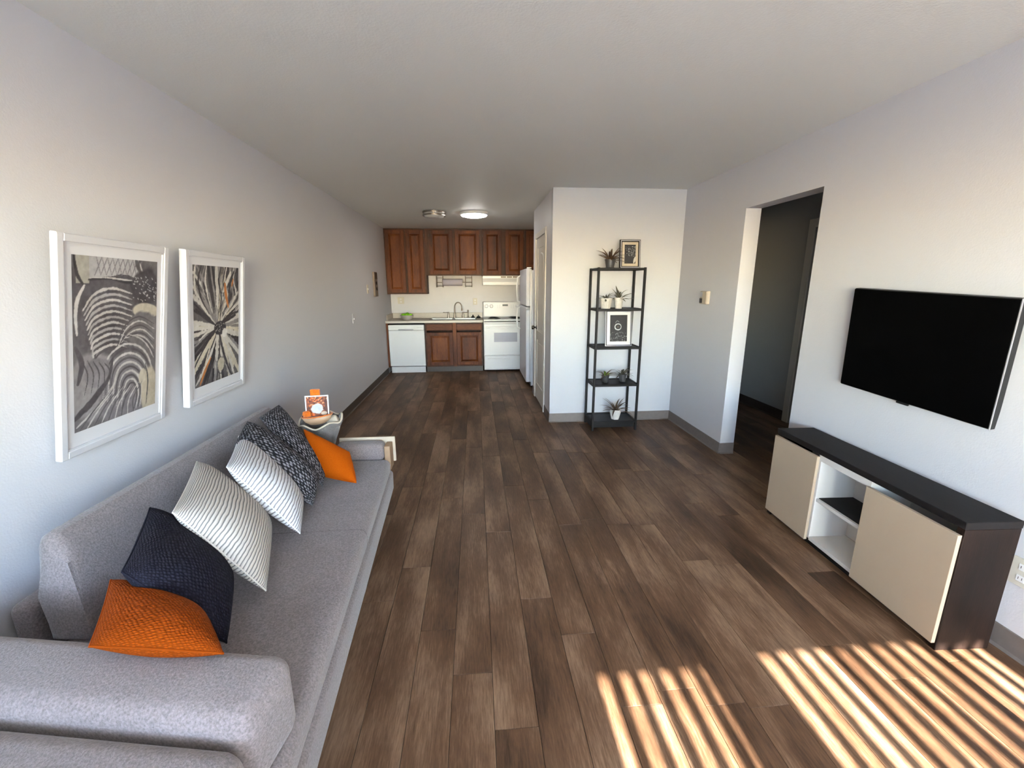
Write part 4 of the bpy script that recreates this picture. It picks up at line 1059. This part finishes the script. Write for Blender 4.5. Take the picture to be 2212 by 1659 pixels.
def pillow(label, m, P, puff, **k):
    c = sum((Vector(p) for p in P), Vector())/4
    e = empty('throw_pillow', (c.x, c.y, min(p[2] for p in P)), label, 'pillow', 'throw pillows on the sofa')
    part('pillow_cover', pillow_mesh(P, puff, **k), m, e, smooth=True)
    # thin seam piping round the rim
    A, B, C_, D = [Vector(p) for p in P]; pts = []
    pin = k.get('pinch', .08)
    for s0 in range(4):
        for q in range(12):
            w_ = -1+2*q/12
            u, v = [(w_, -1), (1, w_), (-w_, 1), (-1, -w_)][s0]
            uu = u*(1-pin*(1-v*v)); vv = v*(1-pin*(1-u*u)); s, t = (uu+1)/2, (vv+1)/2
            pts.append(A*(1-s)*(1-t)+B*s*(1-t)+C_*s*t+D*(1-s)*t)
    pts.append(pts[0])
    part('seam', tube(BM(), pts, .0028, 6, cap=False), m, e, smooth=True)
    return e
pillow('orange knitted throw pillow resting on the near arm of the sofa', MP_orange, [(-1.065, 1.175, .67), (-.825, 1.15, .55), (-.60, .885, .665), (-.90, .905, .69)], .06, pinch=.03)
pillow('dark navy knitted throw pillow behind the near orange one', MP_navy, [(-1.165, 1.49, .73), (-.905, 1.44, .48), (-.745, 1.12, .48), (-.965, 1.10, .745)], .085, pinch=.03)
pillow('grey-white corded throw pillow, nearer and larger of the two striped ones', MP_stripe, [(-1.225, 1.86, .75), (-.92, 1.79, .48), (-.735, 1.34, .48), (-1.02, 1.39, .76)], .085, pinch=.03)
pillow('bright white corded throw pillow, farther and smaller of the two striped ones', MP_stripe2, [(-1.19, 2.14, .765), (-.855, 1.98, .48), (-.755, 1.69, .48), (-1.04, 1.75, .765)], .075, pinch=.03)
pillow('dark grey nubbly throw pillow directly behind the far striped pillow, its corner pointing left', MP_dots, [(-1.24, 2.33, .78), (-.845, 2.19, .50), (-.79, 1.93, .48), (-1.15, 2.02, .76)], .075, pinch=.0)
pillow('dark grey nubbly throw pillow with its corner pointing up, beside the far orange pillow', MP_dots, [(-1.25, 2.73, .76), (-.87, 2.35, .47), (-.82, 2.16, .47), (-1.22, 2.42, .775)], .055, pinch=.0)
pillow('smooth orange throw pillow at the far end of the sofa', MP_orange2, [(-1.02, 2.50, .67), (-.735, 2.37, .57), (-.662, 2.21, .455), (-.885, 2.28, .48)], .055, pinch=-.03)

# ------------------------------------------------------------------ tote on the far corner of the seat
tx, ty = -.975, 2.65
tb = empty('fabric_tote', (tx, ty, .42), 'slouchy grey canvas tote with a pale rolled rim in the far corner of the sofa', 'bag')
def tote_z(t): return .025*math.sin(t+.4)+.012*math.sin(5*t)
def tote_bm():
    b = BM(); rings = []; seg = 40
    for j, (r, h) in enumerate([(.05, 0), (.065, .06), (.085, .13), (.11, .2), (.132, .255), (.126, .26), (.11, .20), (.08, .12), (.001, .11)]):
        ring = []
        for k in range(seg):
            t = 2*PI*k/seg; R = r*(1+.05*math.sin(5*t+j*.5)*(j/5)); z = h+tote_z(t)*(min(j, 4)/4)
            ring.append(b.verts.new((tx+R*math.cos(t), ty+R*math.sin(t)*.72, .4225+z)))
        rings.append(ring)
    for A, B in zip(rings, rings[1:]):
        for k in range(seg): b.faces.new((A[k], A[(k+1) % seg], B[(k+1) % seg], B[k]))
    b.faces.new(rings[0][::-1]); return b
part('bag_body', tote_bm(), M_bag, tb, smooth=True)
part('rolled_rim', tube(BM(), [(tx+.129*math.cos(t), ty+.129*math.sin(t)*.72, .682+tote_z(t)) for t in [2*PI*k/40 for k in range(41)]], .006, 8, cap=False), M_cream, tb, smooth=True, label='cream rolled rim')
ox, oy, oz = -.965, 2.575, .682
bwl = empty('shallow_bowl', (ox, oy, oz), 'tan oval bowl with an orange rim, tipped on the grey tote', 'bowl')
def oval(b, prof, cx, cy, cz, sx, sy, seg=28, tilt=0):
    rings = []
    for r, h in prof: rings.append([b.verts.new((cx+r*sx*math.cos(2*PI*k/seg), cy+r*sy*math.sin(2*PI*k/seg), cz+h+tilt*r*math.cos(2*PI*k/seg))) for k in range(seg)])
    for A, B in zip(rings, rings[1:]):
        for k in range(seg): b.faces.new((A[k], A[(k+1) % seg], B[(k+1) % seg], B[k]))
    b.faces.new(rings[0][::-1]); b.faces.new(rings[-1]); return b
part('bowl_shell', oval(BM(), [(.045, 0), (.075, .02), (.092, .052), (.086, .052), (.065, .025), (.02, .012)], ox, oy, oz, 1.0, .6, tilt=.10), mat('tan_bowl', rgb(160, 132, 106), .5), bwl, smooth=True)
part('orange_rim', tube(BM(), [(ox+.089*math.cos(t), oy+.0535*math.sin(t), oz+.053+.10*.089*math.cos(t)) for t in [2*PI*k/32 for k in range(33)]], .0035, 6, cap=False), M_orangef, bwl, smooth=True, label='orange rim')
def crumple(cx, cy, cz, sx, sy, sz, seed):
    b = BM(); bmesh.ops.create_icosphere(b, subdivisions=3, radius=1); r = random.Random(seed); ph_ = [r.uniform(0, 6) for _ in range(6)]
    for v in b.verts:
        c = v.co; k = 1+.16*math.sin(5*c.x+ph_[0])*math.sin(4*c.y+ph_[1])+.12*math.sin(9*c.z+ph_[2]+3*c.x)
        v.co = Vector((cx+c.x*sx*k, cy+c.y*sy*k, cz+c.z*sz*k))
    return b
tag(part('crumpled_cloth', crumple(ox-.052, oy-.02, oz+.065, .026, .018, .02, 1), M_orangef, smooth=True), 'small crumpled orange cloth at the left of the tan bowl', 'cloth')
pf = empty('picture_frame', (ox, oy+.008, oz+.035), 'small white-edged leaning picture of orange and pale grey shapes in the tan bowl', 'picture frame', rot=(-.12, 0, .1))
c = Canvas(56, 66, (110, 50, 18), 31); rr = np.random.default_rng(8)
for k in range(70): x, y = rr.random(), rr.random()*.6; c.stroke([(x, y), (x+.16*(rr.random()-.5), y+.06)], .05, .03, [(176, 84, 20), (60, 26, 12), (180, 120, 76), (196, 96, 24)][k % 4])
c.blob(.48, .60, .30, .34, (176, 182, 192), .3, .5); c.blob(.1, .9, .3, .16, (190, 88, 20), 0, .4); c.blob(.92, .5, .09, .6, (70, 30, 14), 0, .5); c.blob(.8, .84, .16, .12, (170, 150, 130), 0, .5); c.texture(24)
part('frame', box(-.068, 0, .0, .068, .010, .135, .002, 1), M_silver, pf, local=True)
art_mesh('print', c.im, .120, .120, pf, (-.060, -.001, .008), (1, 0, 0), (0, 0, 1), 'orange and grey print')
tag(part('orange_block', box(ox-.035, oy+.012, oz+.170, ox+.022, oy+.035, oz+.208, .006), M_orangef), 'small orange block standing on top of the leaning picture', 'block')
tag(part('crumpled_cloth', crumple(tx+.072, ty+.01, .672, .040, .035, .03, 5), M_cream, smooth=True), 'cream crumpled cloth inside the right of the grey tote', 'cloth')
